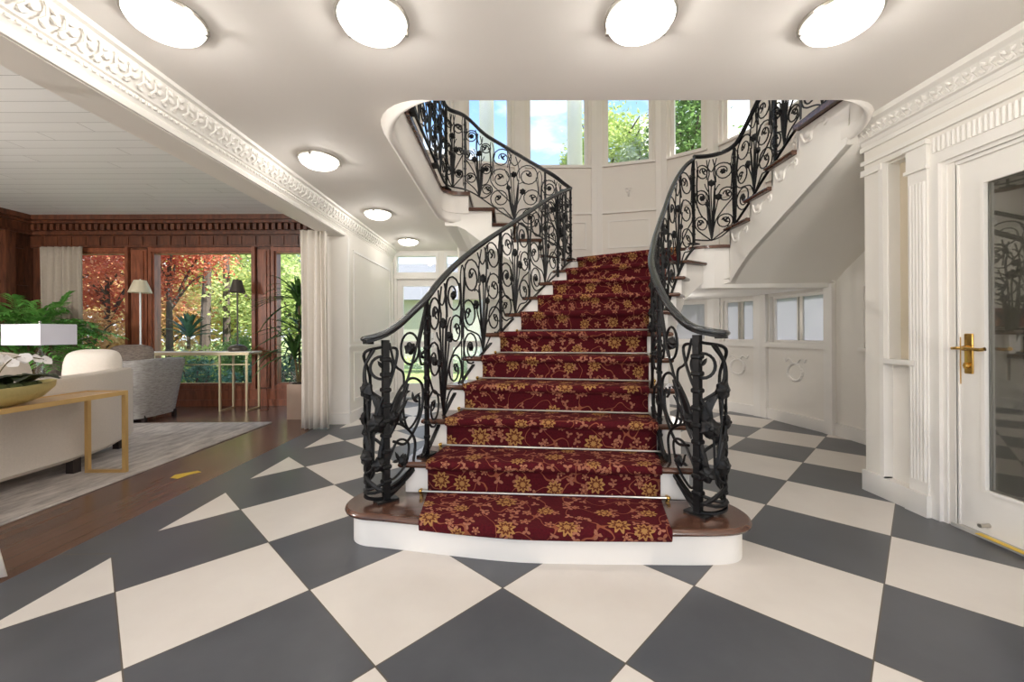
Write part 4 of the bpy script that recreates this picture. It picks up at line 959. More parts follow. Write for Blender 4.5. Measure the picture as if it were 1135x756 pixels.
# right railing
rw = [(1.10, 2.19, R_, 1.08), (1.105, 2.10, R_, 1.08), (1.04, 2.04, R_, 1.083), (.945, 2.07, R_, 1.095), (.905, 2.25, R_ + .09, 1.19), (.90, 2.45, 2 * R_, 1.34), (.95, 2.74, 3.1 * R_, 1.53), (1.06, 3.03, 4.2 * R_, 1.70), (1.22, 3.36, 5.4 * R_, 1.93), (1.41, 3.70, 6.6 * R_, 2.20), (1.58, 3.97, 7.9 * R_, 2.47), (1.76, 4.19, 9.3 * R_, 2.72), (1.96, 4.345, 10.7 * R_, 2.93)]
rpR = RailPath(rw); kR = rpR.ks
right = thing('stair_railing', 'black wrought-iron scroll railing curving up the right side of the stairs to the right flight', 'railing', (.945, 2.07, R_), 'wrought-iron stair railings')
build_railing(right, rpR, [dict(u=kR[3], name='newel_post', hw=.017, zb=R_), dict(u=kR[5] + .03, zb=2 * R_), dict(u=kR[8], zb=5 * R_ + .01), dict(u=rpR.L - .012, zb=LZ)],
              [(kR[5], kR[5] + .60), (kR[5] + .59, kR[8]), (kR[8], kR[8] + .52), (kR[8] + .52, rpR.L - .02)])
volute_panel(right, rpR, kR[3], kR[5] + .02)
ur = [(1.96, 4.345, LZ, 2.93), (2.14, 4.385, LZ, 2.96), (2.27, 4.37, LZ + .01, 2.99), (2.36, 4.28, 2.20, 3.02), (2.37, 4.1, 2.27, 3.13), (2.37, 3.93, 2.40, 3.25), (2.37, 3.65, 2.56, 3.42), (2.37, 3.33, F2, 3.60), (2.37, 3.15, F2, 3.66), (2.36, 2.9, F2, 3.68), (2.30, 2.7, F2, 3.68), (2.15, 2.56, F2, 3.68)]
rpV = RailPath(ur); kV = rpV.ks
build_railing(right, rpV, [dict(u=kV[3] - .01, zb=12 * R_), dict(u=kV[6], zb=14 * R_), dict(u=kV[9], zb=F2)], [(kV[0] + .02, kV[3] - .02), (kV[3], kV[3] + .58), (kV[3] + .58, kV[7]), (kV[7], kV[9])])

# ------------------------------------------------------------------ ceiling lights
def ceiling_light(loc, label):
    t = thing('ceiling_light', label, 'ceiling light', loc, 'flush ceiling lights in the hall')
    MB().lathe([(.125, -.004), (.155, -.004), (.158, -.012), (.155, -.022), (.148, -.022), (.148, -.012), (.125, -.012)], loc, 32, cap=False).build('rim', 'nickel', t)
    MB().lathe([(.148, -.014), (.145, -.03), (.132, -.05), (.105, -.068), (.065, -.08), (.02, -.086), (.002, -.0865)], loc, 32, cap=False).build('glass_dome', 'lampglass', t, 80)
    for a in (0.5, 2.6, 4.7): 
        x_, y_ = loc[0] + .148 * cos(a), loc[1] + .148 * sin(a); MB().rbox(x_ - .01, x_ + .01, y_ - .01, y_ + .01, loc[2] - .038, loc[2] - .01, .004).build('clip', 'nickel', t)
    return t
LIGHTS = [(-1.5, 1.835, 'lit flush glass ceiling light nearest the left cornice in the front row'), (-.592, 1.835, 'lit flush glass ceiling light second from the left in the front row'), (.589, 1.825, 'lit flush glass ceiling light third from the left in the front row'),
          (1.48, 1.83, 'lit flush glass ceiling light nearest the right cornice, end of the front row'), (-1.5, 3.313, 'lit flush ceiling light beside the left cornice, next behind the front row'), (-1.5, 4.795, 'lit flush ceiling light beside the left gallery, in front of the far doors'), (-1.5, 6.24, 'farthest lit flush ceiling light, just before the glazed back doors')]
def pt(loc, w, r=.06, col=(1, .955, .905)):
    l = bpy.data.lights.new('lamp_or_fill_light', 'POINT'); l.energy = w; l.shadow_soft_size = r; l.color = col
    o = bpy.data.objects.new('lamp_or_fill_light', l); o.location = loc; COL.objects.link(o); return o
for i, (x_, y_, lb) in enumerate(LIGHTS):
    ceiling_light((x_, y_, CZ), lb)
    pt((x_, y_, CZ - .06), LAMP_W if i < 4 else LAMP_W * .8, .05)
# added fill lights without fixtures: upper hall, living room, behind camera, under landing
for loc, w in UNSEEN_FILL: pt(loc, w, .15)
# ------------------------------------------------------------------ living room shell
LW, LY = -7.3, 6.43
wxs = [(-6.9, -5.83), (-5.49, -3.90), (-3.62, -2.40)]
m = MB().box(LW - .15, -2.21, LY, LY + .15, 0, .29).box(LW - .15, -2.21, LY, LY + .15, 2.40, 2.95)
m.box(LW - .15, -6.9, LY, LY + .15, .29, 2.4).box(-5.83, -5.49, LY, LY + .15, .29, 2.4).box(-3.90, -3.62, LY, LY + .15, .29, 2.4).box(-2.40, -2.2, LY, LY + .15, .29, 2.4)
struct(m, 'wall_living_back', 'panelwood')
for n, (a, b_) in enumerate(wxs):
    f = MB()
    for t_, d0, d1 in ((.03, -.05, .0), (.055, -.02, .10)):
        f.box(a - .03 + t_ * .4, a + t_, LY + d0, LY + d1, .25, 2.44).box(b_ - t_, b_ + .03 - t_ * .4, LY + d0, LY + d1, .25, 2.44).box(a + t_, b_ - t_, LY + d0, LY + d1, 2.40 - t_, 2.43).box(a + t_, b_ - t_, LY + d0, LY + d1, .26, .29 + t_)
    r = f.build('window_%d' % (40 + n), 'windowwood'); r['kind'] = 'structure'
    MB().box(a + .055, b_ - .055, LY + .05, LY + .056, .345, 2.345).build('window_pane', 'glass', r)
m = MB()
for a, b_ in ((-5.83, -5.49), (-3.90, -3.62)): m.box(a + .05, b_ - .05, LY - .03, LY, .28, 2.4).box(a + .09, b_ - .09, LY - .05, LY - .03, .3, 2.38)
m.box(LW, -2.22, LY - .045, LY, .0, .25).box(LW, -2.22, LY - .06, LY, .235, .262).box(LW, -2.22, LY - .06, LY, .0, .10)
struct(m, 'trim_40', 'windowwood')
m = MB().box(LW, -2.21, LY - .04, LY, 2.44, 2.62).box(LW, -2.21, LY - .10, LY, 2.62, 2.66).box(LW, -2.21, LY - .16, LY, 2.78, 2.82).box(LW, -2.21, LY - .22, LY, 2.82, 2.89).box(LW, -2.21, LY - .07, LY, 2.66, 2.78)
x = LW + .02
while x < -2.25: m.box(x, x + .055, LY - .135, LY - .06, 2.685, 2.775); x += .095
x = LW + .05; 
while x < -2.25: m.box(x, x + .16, LY - .055, LY - .038, 2.47, 2.60); x += .215
struct(m, 'trim_41', 'panelwood')
m = MB().box(LW - .15, LW, -2.6, LY + .1, 0, 2.95)
struct(m, 'wall_living_side', 'panelwood')
m = MB()
for y0 in (5.55, 4.55, 3.55): 
    for z0, h_ in ((.35, .75), (1.2, .55), (1.85, .6)): frame(m, (LW, y0, z0), (0, 1, 0), (0, 0, 1), .8, h_, .05, .02, (1, 0, 0))
m.box(LW, LW + .10, -2.6, LY, 2.62, 2.66).box(LW, LW + .16, -2.6, LY, 2.78, 2.82).box(LW, LW + .22, -2.6, LY, 2.82, 2.89).box(LW, LW + .07, -2.6, LY, 2.66, 2.78).box(LW, LW + .04, -2.6, LY, 0, .25)
m.box(LW, LW + .09, LY - .42, LY - .3, .25, 2.62)
struct(m, 'trim_42', 'panelwood')

# ------------------------------------------------------------------ curtains
def curtain(name, x0, x1, y, z0, z1, folds, amp, mat, label, flare=0, axis='x', rodw=.05):
    NX, NZ = folds * 8, 14; vs = []
    for j in range(NZ + 1):
        f = j / NZ; z = z0 + (z1 - z0) * f
        for i in range(NX + 1):
            u = i / NX; a = amp * (.55 + .45 * (1 - f)) * (sin(u * folds * 2 * pi) + .3 * sin(u * folds * 4.3 * pi + 1.3 + f * .8))
            x = x0 + (x1 - x0) * u + flare * (1 - f) ** 8 * u + .012 * sin(u * 9 + f * 3)
            vs.append((x, y + a, z) if axis == 'x' else (y + a, x, z))
    W = NX + 1; m = MB(); m.add(vs, [(j * W + i, j * W + i + 1, (j + 1) * W + i + 1, (j + 1) * W + i) for j in range(NZ) for i in range(NX)])
    o = m.build(name, mat, None, 70); so = o.modifiers.new('t', 'SOLIDIFY'); so.thickness = .006
    return tag(o, label, 'curtain', 'curtains')
curtain('curtain', -2.39, -2.07, 4.78, .01, 2.29, 5, .035, 'curtain', 'pale linen curtain hanging beside the hall opening, in front of the white wall end')
curtain('curtain', -7.05, -6.40, LY - .14, .03, 2.43, 7, .035, 'greycurtain', 'grey linen curtain in the far corner, at the window behind the bushy palm')
curtain('curtain', -2.55, -2.40, 1.9, .01, 2.88, 3, .02, 'curtain', 'sliver of pale curtain hem at the near end of the opening, bottom left corner', flare=.12)

# ------------------------------------------------------------------ rug, sofa, console
m = MB().rbox(-6.6, -2.93, .6, 5.15, .0, .014, .006); tag(m.build('area_rug', 'rug'), 'large pale grey mottled rug under the sofa on the dark plank floor', 'rug')
sofa = thing('sofa', 'cream linen sofa seen from behind, its back to the console table', 'sofa', (-3.7, 2.6, .014))
def path_slab(mb, P, t0, t1, z0, z1, r=.03):
    """upholstered wall following plan path P: offsets t0..t1 to the left"""
    prof = [(t0, z0 + r), (t0, z1 - r), (t0 + r * .3, z1 - r * .3), (t0 + r, z1), (t1 - r, z1), (t1 - r * .3, z1 - r * .3), (t1, z1 - r), (t1, z0 + r), (t1 - r, z0), (t0 + r, z0)]
    mb.sweep([(p[0], p[1], 0) for p in P], [(-a, b) for a, b in prof]); return mb
bk = catmull([(-3.37, 1.0, 0), (-3.37, 2.0, 0), (-3.37, 2.9, 0), (-3.38, 3.25, 0), (-3.46, 3.62, 0), (-3.69, 4.10, 0)], 6)
path_slab(MB(), bk, 0, .17, .12, .78).build('back', 'sofa', sofa)
path_slab(MB(), bk, -.006, -.0005, .125, .74, .002).build('back_panel', 'backpanel', sofa) if False else None
path_slab(MB(), bk, .17, .95, .12, .44, .06).build('seat_base', 'sofa', sofa)
path_slab(MB(), [(-3.9, .85), (-3.9, .86)], 0, .1, .12, .6)
MB().rbox(-4.3, -3.37, .86, 1.02, .12, .62, .05).build('arm', 'sofa', sofa)
for (x_, y_) in ((-3.44, 3.30), (-3.74, 4.0), (-4.15, 3.4), (-3.44, 1.1), (-4.15, 1.1)):
    MB().prism([(x_ - .03, y_ - .03), (x_ + .03, y_ - .03), (x_ + .03, y_ + .03), (x_ - .03, y_ + .03)], .0145, .14).build('foot', 'darkfoot', sofa)
for i, (y0, y1) in enumerate(((1.1, 1.95), (1.97, 2.85))): MB().rbox(-4.2, -3.5, y0, y1, .445, .58, .05).build('seat_cushion', 'sofa', sofa)
def pillow(name, c, w, h, d, rz, rx, mat, label, piping=None):
    M_ = Matrix.Translation(c) @ Matrix.Rotation(rz, 4, 'Z') @ Matrix.Rotation(rx, 4, 'X'); n = 16; vs = []
    for sgn in (-1, 1):
        for j in range(n + 1):
            for i in range(n + 1):
                u, v = i / n * 2 - 1, j / n * 2 - 1
                e = max(0, (1 - abs(u) ** 2.6)) * max(0, (1 - abs(v) ** 2.6)); k = 1 - .07 * (abs(u * v)) ** 2 + 0
                pin = 1 - .05 * (1 - abs(u)) * (abs(v) ** 3); pin2 = 1 - .05 * (1 - abs(v)) * (abs(u) ** 3)
                rc = 1 - .2 * abs(u * v) ** 2.2; vs.append(M_ @ Vector((u * w / 2 * pin2 * rc, sgn * d / 2 * e ** .6, v * h / 2 * pin * rc)))
    W = n + 1; fs = []
    for s_ in (0, 1):
        for j in range(n):
            for i in range(n):
                a = s_ * W * W + j * W + i; f_ = (a, a + 1, a + W + 1, a + W); fs.append(f_ if s_ == 0 else f_[::-1])
    m = MB(); m.add(vs, fs); o = m.build(name, mat, None, 80); tag(o, label, 'cushion')
    if piping:
        ed = [vs[i] for i in range(W)] + [vs[j * W + n] for j in range(1, W)] + [vs[n * W + i] for i in range(n - 1, -1, -1)] + [vs[j * W] for j in range(n - 1, 0, -1)]
        ORG[o.name] = (0, 0, 0); p = MB().tube(ed, .008, 6, closed=True).build('piping', piping, o)
    return o
pillow('cushion', (-3.96, 3.98, .765), .46, .42, .26, radians(18), -.15, 'cushion', 'large rounded white cushion rising over the far end of the sofa back')
pillow('cushion', (-3.62, 2.92, .76), .50, .46, .20, radians(84), -.22, 'sofa', 'beige cushion with white piping behind the orchid planter', 'cushion')
pillow('cushion', (-3.60, 2.30, .80), .48, .44, .18, radians(92), -.2, 'bluecushion', 'pale blue patterned cushion at the left picture edge behind the orchid')

ct = thing('console_table', 'narrow gold framed console table standing behind the sofa back', 'console table', (-3.19, 2.4, 0))
MB().box(-3.322, -3.048, 1.2, 3.292, .632, .655).build('table_top', wood('pale_oak_top', srgb(176, 142, 98), srgb(200, 166, 120), .35, (14, 1, 14)), ct)
m = MB()
for a, b_ in ((-3.345, -3.322), (-3.048, -3.025)): m.box(a, b_, 1.18, 3.318, .628, .66)
m.box(-3.322, -3.048, 3.292, 3.318, .628, .66).box(-3.322, -3.048, 1.18, 1.2, .628, .66); m.build('top_frame', 'gold', ct)
for y0, y1 in ((3.292, 3.318), (1.18, 1.206)):
    MB().box(-3.345, -3.317, y0, y1, .0145, .628).box(-3.053, -3.025, y0, y1, .0145, .628).box(-3.317, -3.053, y0, y1, .0145, .036).build('leg_frame', 'gold', ct)

# ------------------------------------------------------------------ orchid planter on the console
bc = Vector((-3.17, 2.52, .661))
op = thing('orchid_planter', 'white orchids with dark leaves in a gold boat-shaped bowl on the console table', 'potted orchid', bc)
m = MB(); prof = [(.55, 0), (.8, .03), (.98, .075), (1.0, .115), (.96, .118), (.93, .10), (.6, .09)]; n = 28; vs = []
for r, z in prof:
    for k in range(n):
        a = 2 * pi * k / n; vs.append(bc + Vector((.125 * r * cos(a), .40 * r * sin(a), z + .02 * (abs(sin(a)) ** 3) * (z > .05))))
m.add(vs, [(i * n + k, i * n + (k + 1) % n, (i + 1) * n + (k + 1) % n, (i + 1) * n + k) for i in range(len(prof) - 1) for k in range(n)] + [tuple(range(n - 1, -1, -1)), tuple((len(prof) - 1) * n + k for k in range(n))])
m.build('bowl', 'bowl', op, 60)
m = MB()
for k in range(26):
    a = random.random() * 6.28; q = sqrt(random.random()); m.ball(bc + Vector((.09 * q * cos(a), .31 * q * sin(a), .112)), .035, .04, .028, 8, 5)
m.build('moss', 'moss', op, 60)
for k in range(14):
    a = random.uniform(-.5, .5) + (0 if k % 2 else pi); y0 = random.uniform(-.25, .24); L_ = random.uniform(.15, .24); az = random.choice((pi / 2, -pi / 2, .3, 2.6, 1.2, -1.0)) + random.uniform(-.4, .4)
    p0 = bc + Vector((0, y0, .12)); d = Vector((cos(az) * .6, sin(az), 0)).normalized()
    MB().leaf(catmull([p0, p0 + d * L_ * .5 + Vector((0, 0, .05)), p0 + d * L_ + Vector((0, 0, .03))], 5), [.014, .028, .040, .046, .050, .050, .046, .040, .030, .016, .001], .3).build('leaf', 'orchidleaf', op, 60)
for k, (y0, lean, ht) in enumerate(((-.1, .14, .20), (.05, .20, .18), (-.22, -.10, .22))):
    p0 = bc + Vector((.01, y0, .12)); P = catmull([p0, p0 + Vector((0, lean * .2, ht * .6)), p0 + Vector((-.02, lean * .7, ht)), p0 + Vector((-.03, lean * 1.5, ht * .86))], 8)
    st = MB().tube(P, .0035, 5).build('flower_stem', 'stem', op)
    for q in (.5, .62, .72, .82, .9, 1.0):
        c = P[int(q * (len(P) - 1))] + Vector((random.uniform(-.015, .02), random.uniform(-.02, .02), -.01)); R = Matrix.Rotation(random.uniform(-.6, .6), 3, 'Z') @ Matrix.Rotation(random.uniform(.9, 1.5), 3, 'Y') @ Matrix.Rotation(random.random(), 3, 'Z')
        f = MB()
        for j in range(5):
            a = 2 * pi * j / 5; d = R @ Vector((cos(a), sin(a), .15)); wd = .016 if j % 2 else .020
            f.leaf([c, c + d * .012, c + d * .026, c + d * .036], [.003, wd * .9, wd, .003], .15, R @ Vector((0, 0, 1)))
        f.ball(c, .006, .006, .006, 6, 4); f.build('blossom', 'petal', st, 60)

# ------------------------------------------------------------------ table lamp with rectangular shade, on a side table beside the sofa
lp0 = Vector((-4.93, 4.40, .60))
stb = thing('side_table', 'small dark side table beyond the sofa, carrying the white lamp', 'side table', (-4.93, 4.40, 0))
MB().lathe([(.24, .57), (.25, .58), (.25, .598), (.24, .60)], (-4.93, 4.40, 0), 24).build('table_top', 'darkfoot', stb)
MB().lathe([(.16, .0145), (.16, .03), (.03, .05), (.025, .57)], (-4.93, 4.40, 0), 20).build('pedestal', 'darkfoot', stb)
tl = thing('table_lamp', 'table lamp with a rectangular white linen shade in front of the palm', 'table lamp', lp0)
m = MB(); hw, hd = .27, .15; z0, z1 = 1.0, 1.215; Rz = Matrix.Translation((lp0.x, lp0.y, 0)) @ Matrix.Rotation(radians(-12), 4, 'Z')
for a in ((-hw, hw, -hd, -hd + .006), (-hw, hw, hd - .006, hd), (-hw, -hw + .006, -hd + .006, hd - .006), (hw - .006, hw, -hd + .006, hd - .006)): m.box(*a, z0, z1, Rz)
m.build('lamp_shade', 'shade', tl, 0)
MB().lathe([(.07, .60), (.075, .615), (.03, .64), (.045, .72), (.055, .80), (.03, .90), (.012, .95), (.012, 1.22), (.004, 1.24)], (lp0.x, lp0.y, .0005), 20).build('lamp_base', 'vase', tl)
MB().tube([(lp0.x, lp0.y, 1.18), (lp0.x, lp0.y, 1.23)], .008, 8).ball((lp0.x, lp0.y, 1.24), .012).box(-hw, hw, -.004, .004, 1.18, 1.186, Rz).build('finial', 'nickel', tl)

# ------------------------------------------------------------------ plants
def frond(mb, p0, az, el, L, droop, nl_, ll, wd):
    d = Vector((cos(az) * cos(el), sin(az) * cos(el), sin(el))); P = []
    for i in range(9):
        f = i / 8; P.append(Vector(p0) + d * L * f + Vector((0, 0, -droop * L * f * f)))
    mb.tube(P, [.004 * (1 - .7 * i / 8) for i in range(9)], 4)
    for i in range(nl_):
        f = .18 + .82 * i / (nl_ - 1); k = f * 8; j = min(int(k), 7); c = P[j].lerp(P[j + 1], k - j); t = (P[j + 1] - P[j]).normalized()
        sd = t.cross(Vector((0, 0, 1))).normalized()
        for s_ in (-1, 1):
            dd = (t * .75 + sd * s_ * .75 + Vector((0, 0, .12 + random.uniform(-.2, .15)))).normalized(); l = ll * (1 - .45 * abs(f - .5) * 2) * random.uniform(.85, 1.15)
            mb.leaf([c, c + dd * l * .4, c + dd * l * .75 + Vector((0, 0, -.08 * l)), c + dd * l + Vector((0, 0, -.2 * l))], [.003, wd, wd * .7, .001], .25)
pc = Vector((-6.25, 5.45, .0))
palm = thing('potted_palm', 'bushy green indoor palm in the corner behind the white rectangular lamp', 'potted plant', pc)
MB().lathe([(.17, 0), (.2, .02), (.23, .38), (.24, .40), (.22, .40), (.2, .36)], pc, 24).build('planter', 'pot', palm)
MB().lathe([(.205, .352), (.12, .375), (.01, .378)], pc, 20).build('soil', 'soil', palm)
st = MB(); 
for k in range(16):
    a = 2 * pi * k / 16; st.tube([pc + Vector((.1 * cos(a), .1 * sin(a), .37)), pc + Vector((.16 * cos(a), .16 * sin(a), .8)), pc + Vector((.3 * cos(a), .25 * sin(a), 1.25))], .008, 5)
st.build('stem', 'stem', palm)
for k in range(150):
    a = random.random() * 2 * pi; q = random.uniform(.05, .50); z_ = random.uniform(.75, 1.42); f = MB()
    frond(f, pc + Vector((q * cos(a) * 1.0, q * sin(a) * .7, z_)), a + random.uniform(-.5, .5), random.uniform(.15, 1.25), random.uniform(.32, .55), random.uniform(.2, .7), 9, .17, .019)
    f.build('frond', 'palmleaf', palm, 0)
dc = Vector((-2.74, 5.45, 0))
dr_ = thing('dracaena', 'tall spiky dracaena in a stone planter beside the pale linen curtain', 'potted plant', dc)
MB().prism([(dc.x - .11, dc.y - .11), (dc.x + .11, dc.y - .11), (dc.x + .11, dc.y + .11), (dc.x - .11, dc.y + .11)], 0, .45, None).build('planter', 'pot', dr_)
MB().lathe([(.09, .4502), (.09, .46), (.01, .47)], dc, 16).build('soil', 'soil', dr_)
for k, (hx, hy, hz) in enumerate(((.0, .0, 1.55), (.06, .03, 1.15), (-.05, -.02, .85))):
    tp = dc + Vector((hx, hy, hz)); MB().tube(catmull([dc + Vector((hx * .3, hy * .3, .45)), dc + Vector((hx * .6, hy * .6, hz * .7)), tp], 5), .014, 7).build('stem', 'stem', dr_)
    for j in range(42):
        a = random.random() * 2 * pi; el = random.uniform(.1, 1.35); L_ = random.uniform(.5, .8); d = Vector((cos(a) * cos(el), sin(a) * cos(el), sin(el)))
        if d.x > 0: d.x *= .55
        if d.y > 0: d.y *= .7
        p0 = tp + Vector((0, 0, random.uniform(-.12, .05))); dr = random.uniform(.25, .7)
        P = [p0 + d * L_ * f + Vector((0, 0, -dr * L_ * f * f)) for f in (0, .2, .4, .6, .8, 1)]
        MB().leaf(P, [.012, .020, .022, .018, .011, .001], .3).build('leaf', 'drac', dr_, 60)

# ------------------------------------------------------------------ console under the window with lamps and vase
wt = thing('window_console', 'thin pale gold console table along the big window', 'console table', (-4.6, 6.1, 0))
MB().rbox(-5.75, -3.70, 5.93, 6.25, .825, .85, .005).build('table_top', 'white', wt)
m = MB().box(-5.75, -3.70, 5.925, 5.93, .80, .84).box(-5.75, -3.70, 6.25, 6.255, .80, .84); m.build('apron', 'palegold', wt)
for x0 in (-4.12, -3.74, -5.7, -5.3):
    m = MB()
    for yy in (5.945, 6.235): m.box(x0 - .012, x0 + .012, yy - .012, yy + .012, 0, .825)
    m.box(x0 - .012, x0 + .012, 5.957, 6.223, 0, .02); m.build('leg_frame', 'palegold', wt)
m = MB().box(-5.75, -3.7, 5.94, 5.955, .66, .675); m.build('stretcher', 'palegold', wt)
def sticklamp(x_, y_, label, shade, stem, zs, R0=.14):
    t = thing('table_lamp', label, 'table lamp', (x_, y_, .85)); n = 24
    MB().lathe([(.11, 0), (.125, .02), (.12, .05), (.085, .085), (.03, .10), (.012, .11)], (x_, y_, .8505), n).build('lamp_base', stem, t, 50)
    MB().tube([(x_, y_, .95), (x_, y_, zs + .12)], .011, 8).build('lamp_stem', stem, t)
    MB().lathe([(R0, 0), (R0 * .52, .18), (R0 * .52 - .004, .18), (R0 - .005, 0)], (x_, y_, zs), n, cap=False).lathe([(R0 * .5, .175), (.005, .177)], (x_, y_, zs), n, cap=False).build('lamp_shade', shade, t, 50)
    MB().ball((x_, y_, zs + .187), .012).build('finial', stem, t)
sticklamp(-5.36, 6.08, 'slim white lamp with a cream cone shade before the left window post', 'creamshade', 'lampwhite', 1.71)
sticklamp(-3.96, 6.09, 'slim lamp with a dark pewter cone shade before the big window', 'silvershade', 'silvershade', 1.71, .105)
vc = Vector((-4.67, 6.09, .8505)); av = thing('agave_vase', 'dark green agave rosette in a clear round vase on the window console', 'vase with plant', vc)
MB().lathe([(.06, 0), (.11, .03), (.13, .09), (.11, .15), (.07, .19), (.075, .21)], vc, 24, cap=False).lathe([(.05, .001), (.004, .001)], vc, 20, cap=False).build('vase', 'vase', av, 60)
MB().tube([vc + Vector((0, 0, .04)), vc + Vector((0, 0, .24))], .022, 8).build('stem', 'stem', av)
for k in range(24):
    a = 2.4 * k; el = .05 + 1.25 * (k / 24); L_ = .46 - .14 * k / 24; d = Vector((cos(a) * cos(el), sin(a) * cos(el) * .55, sin(el))); p0 = vc + Vector((0, 0, .20 + .06 * k / 24))
    MB().leaf([p0 + d * L_ * f + Vector((0, 0, .06 * sin(f * 2.6) - .03 * f)) for f in (0, .2, .45, .7, .88, 1)], [.018, .030, .036, .027, .014, .001], .45).build('leaf', 'agave', av, 60)
cd = catmull([(-3.70, 6.36, .30), (-3.66, 6.30, .12), (-3.60, 6.22, .012), (-3.52, 6.1, .008), (-3.50, 6.0, .008), (-3.58, 5.98, .008)], 6)
tag(MB().tube(cd, .006, 6).build('power_cord', 'cord'), 'thin brown power cord trailing to the floor right of the window console', 'cord')

# ------------------------------------------------------------------ armchair
ac = thing('armchair', 'grey striped tub armchair at the far end of the rug', 'armchair', (-4.75, 5.35, .0))
def tub(mb, cx, cy, rx, ry, z0, zf, zb, t, a0, a1, flare):
    n = 22; vs = []
    for i in range(n + 1):
        a = radians(a0 + (a1 - a0) * i / n); f = sin(pi * i / n) ** .7; zt = zf + (zb - zf) * f
        ca, sa = cos(a), sin(a); q = 1 / (abs(ca) ** 4 + abs(sa) ** 4) ** .25
        o = lambda r, z: (cx + (rx + r) * q * ca, cy + (ry + r) * q * sa, z)
        vs += [o(0, z0), o(flare * .5, (z0 + zt) / 2), o(flare, zt - .04), o(flare - .02, zt - .008), o(flare - .05, zt), o(flare - t + .03, zt - .01), o(flare - t, zt - .04), o(-t, z0 + .2), o(-t, z0)]
    W = 9; mb.add(vs, [(i * W + k, i * W + (k + 1) % W, (i + 1) * W + (k + 1) % W, (i + 1) * W + k) for i in range(n) for k in range(W)] + [tuple(range(W)), tuple(n * W + k for k in reversed(range(W)))])
tub(MB(), 0, 0, 1, 1, 0, 1, 1, .1, 0, 1, 0)
m = MB(); tub(m, -4.86, 5.42, .33, .36, .06, .66, .80, .13, -150, 150, .10); m.build('back', 'armchair', ac, 60)
MB().rbox(-5.12, -4.56, 5.16, 5.68, .08, .46, .05).build('seat', 'armchair', ac)
for sx in (-.3, .22):
    for sy in (-.2, .26): MB().prism([(-4.78 + sx - .02, 5.42 + sy - .02), (-4.78 + sx + .02, 5.42 + sy - .02), (-4.78 + sx + .02, 5.42 + sy + .02), (-4.78 + sx - .02, 5.42 + sy + .02)], 0.0145 if sy < -.1 and False else 0, .09).build('foot', 'darkfoot', ac)
pillow('cushion', (-4.80, 5.30, .76), .50, .46, .18, radians(22), -.22, 'greypillow', 'grey brown square cushion propped in the grey armchair')

# ------------------------------------------------------------------ yellow tapes on the floor
tag(MB().prism([(-2.60, 3.20), (-2.53, 3.18), (-2.51, 3.27), (-2.46, 3.33), (-2.51, 3.36), (-2.57, 3.31), (-2.62, 3.27)], .0005, .0016).build('floor_sticker', 'yellow'), 'small worn yellow sticker on the dark plank floor between rug and tiles', 'sticker')
tag(MB().box(EX + .0, EX + .03, 1.9, 2.18, .0185, .022).build('threshold_tape', 'yellow'), 'strip of yellow tape on the threshold of the right-hand glazed door', 'tape')

# ------------------------------------------------------------------ outside
struct(MB().box(-60, 60, 6.75, 90, -.45, -.25).box(-60, -7.5, -40, 6.75, -.45, -.25).box(3.8, 60, -40, 6.75, -.45, -.25), 'ground', 'lawn')
struct(MB().box(-7.5, 3.8, -30, -2.6, -.45, -.06), 'terrace', 'stone')
struct(MB().box(-7.4, 5, 7.2, 8.9, -.26, -.05), 'terrace_back', 'stone')
def pcolumn(x_, y_, label):
    t = thing('portico_column', label, 'column', (x_, y_, -.05), 'portico columns outside the tall windows')
    MB().lathe([(.16, .12), (.158, 2.0), (.145, 6.5)], (x_, y_, -.05), 28, cap=False).build('shaft', 'column', t, 60)
    MB().box(x_ - .22, x_ + .22, y_ - .22, y_ + .22, -.05, .01).lathe([(.2, .06), (.21, .09), (.2, .12), (.17, .14)], (x_, y_, -.05), 28).build('base', 'column', t)
    MB().lathe([(.15, 6.5), (.2, 6.56), (.2, 6.6)], (x_, y_, -.05), 28).box(x_ - .24, x_ + .24, y_ - .24, y_ + .24, 6.55, 6.65).build('capital', 'column', t)
struct(MB().box(-7.5, 6, 6.95, 9.2, 6.62, 6.85), 'ceiling_portico', 'column')
pcolumn(-.41, 8.2, 'pale portico column behind the left tall window of the stair hall')
pcolumn(1.33, 8.2, 'pale portico column behind the middle tall window, left of the green tree')
def leafcloud(mb, c, rx, ry, rz, n, size, clump=14):
    c = Vector(c); cl = []
    for k in range(clump):
        while True:
            p = Vector((random.uniform(-1, 1), random.uniform(-1, 1), random.uniform(-1, 1)))
            if p.length <= 1: break
        cl.append(p * .8)
    for i in range(n):
        q = random.choice(cl); p = q + Vector((random.gauss(0, .2), random.gauss(0, .2), random.gauss(0, .17)))
        p = c + Vector((p.x * rx, p.y * ry, p.z * rz)); a = Vector((random.gauss(0, 1), random.gauss(0, 1), random.gauss(0, .6))).normalized(); b_ = a.orthogonal().normalized(); b_ = Matrix.Rotation(random.random() * 6.28, 3, a) @ b_
        s_ = size * random.uniform(.6, 1.3); t_ = a.cross(b_) * .18 * s_
        mb.add([p - a * s_, p + b_ * s_ * .5 + t_, p + a * s_, p - b_ * s_ * .5 + t_], [(0, 1, 2), (0, 2, 3)])
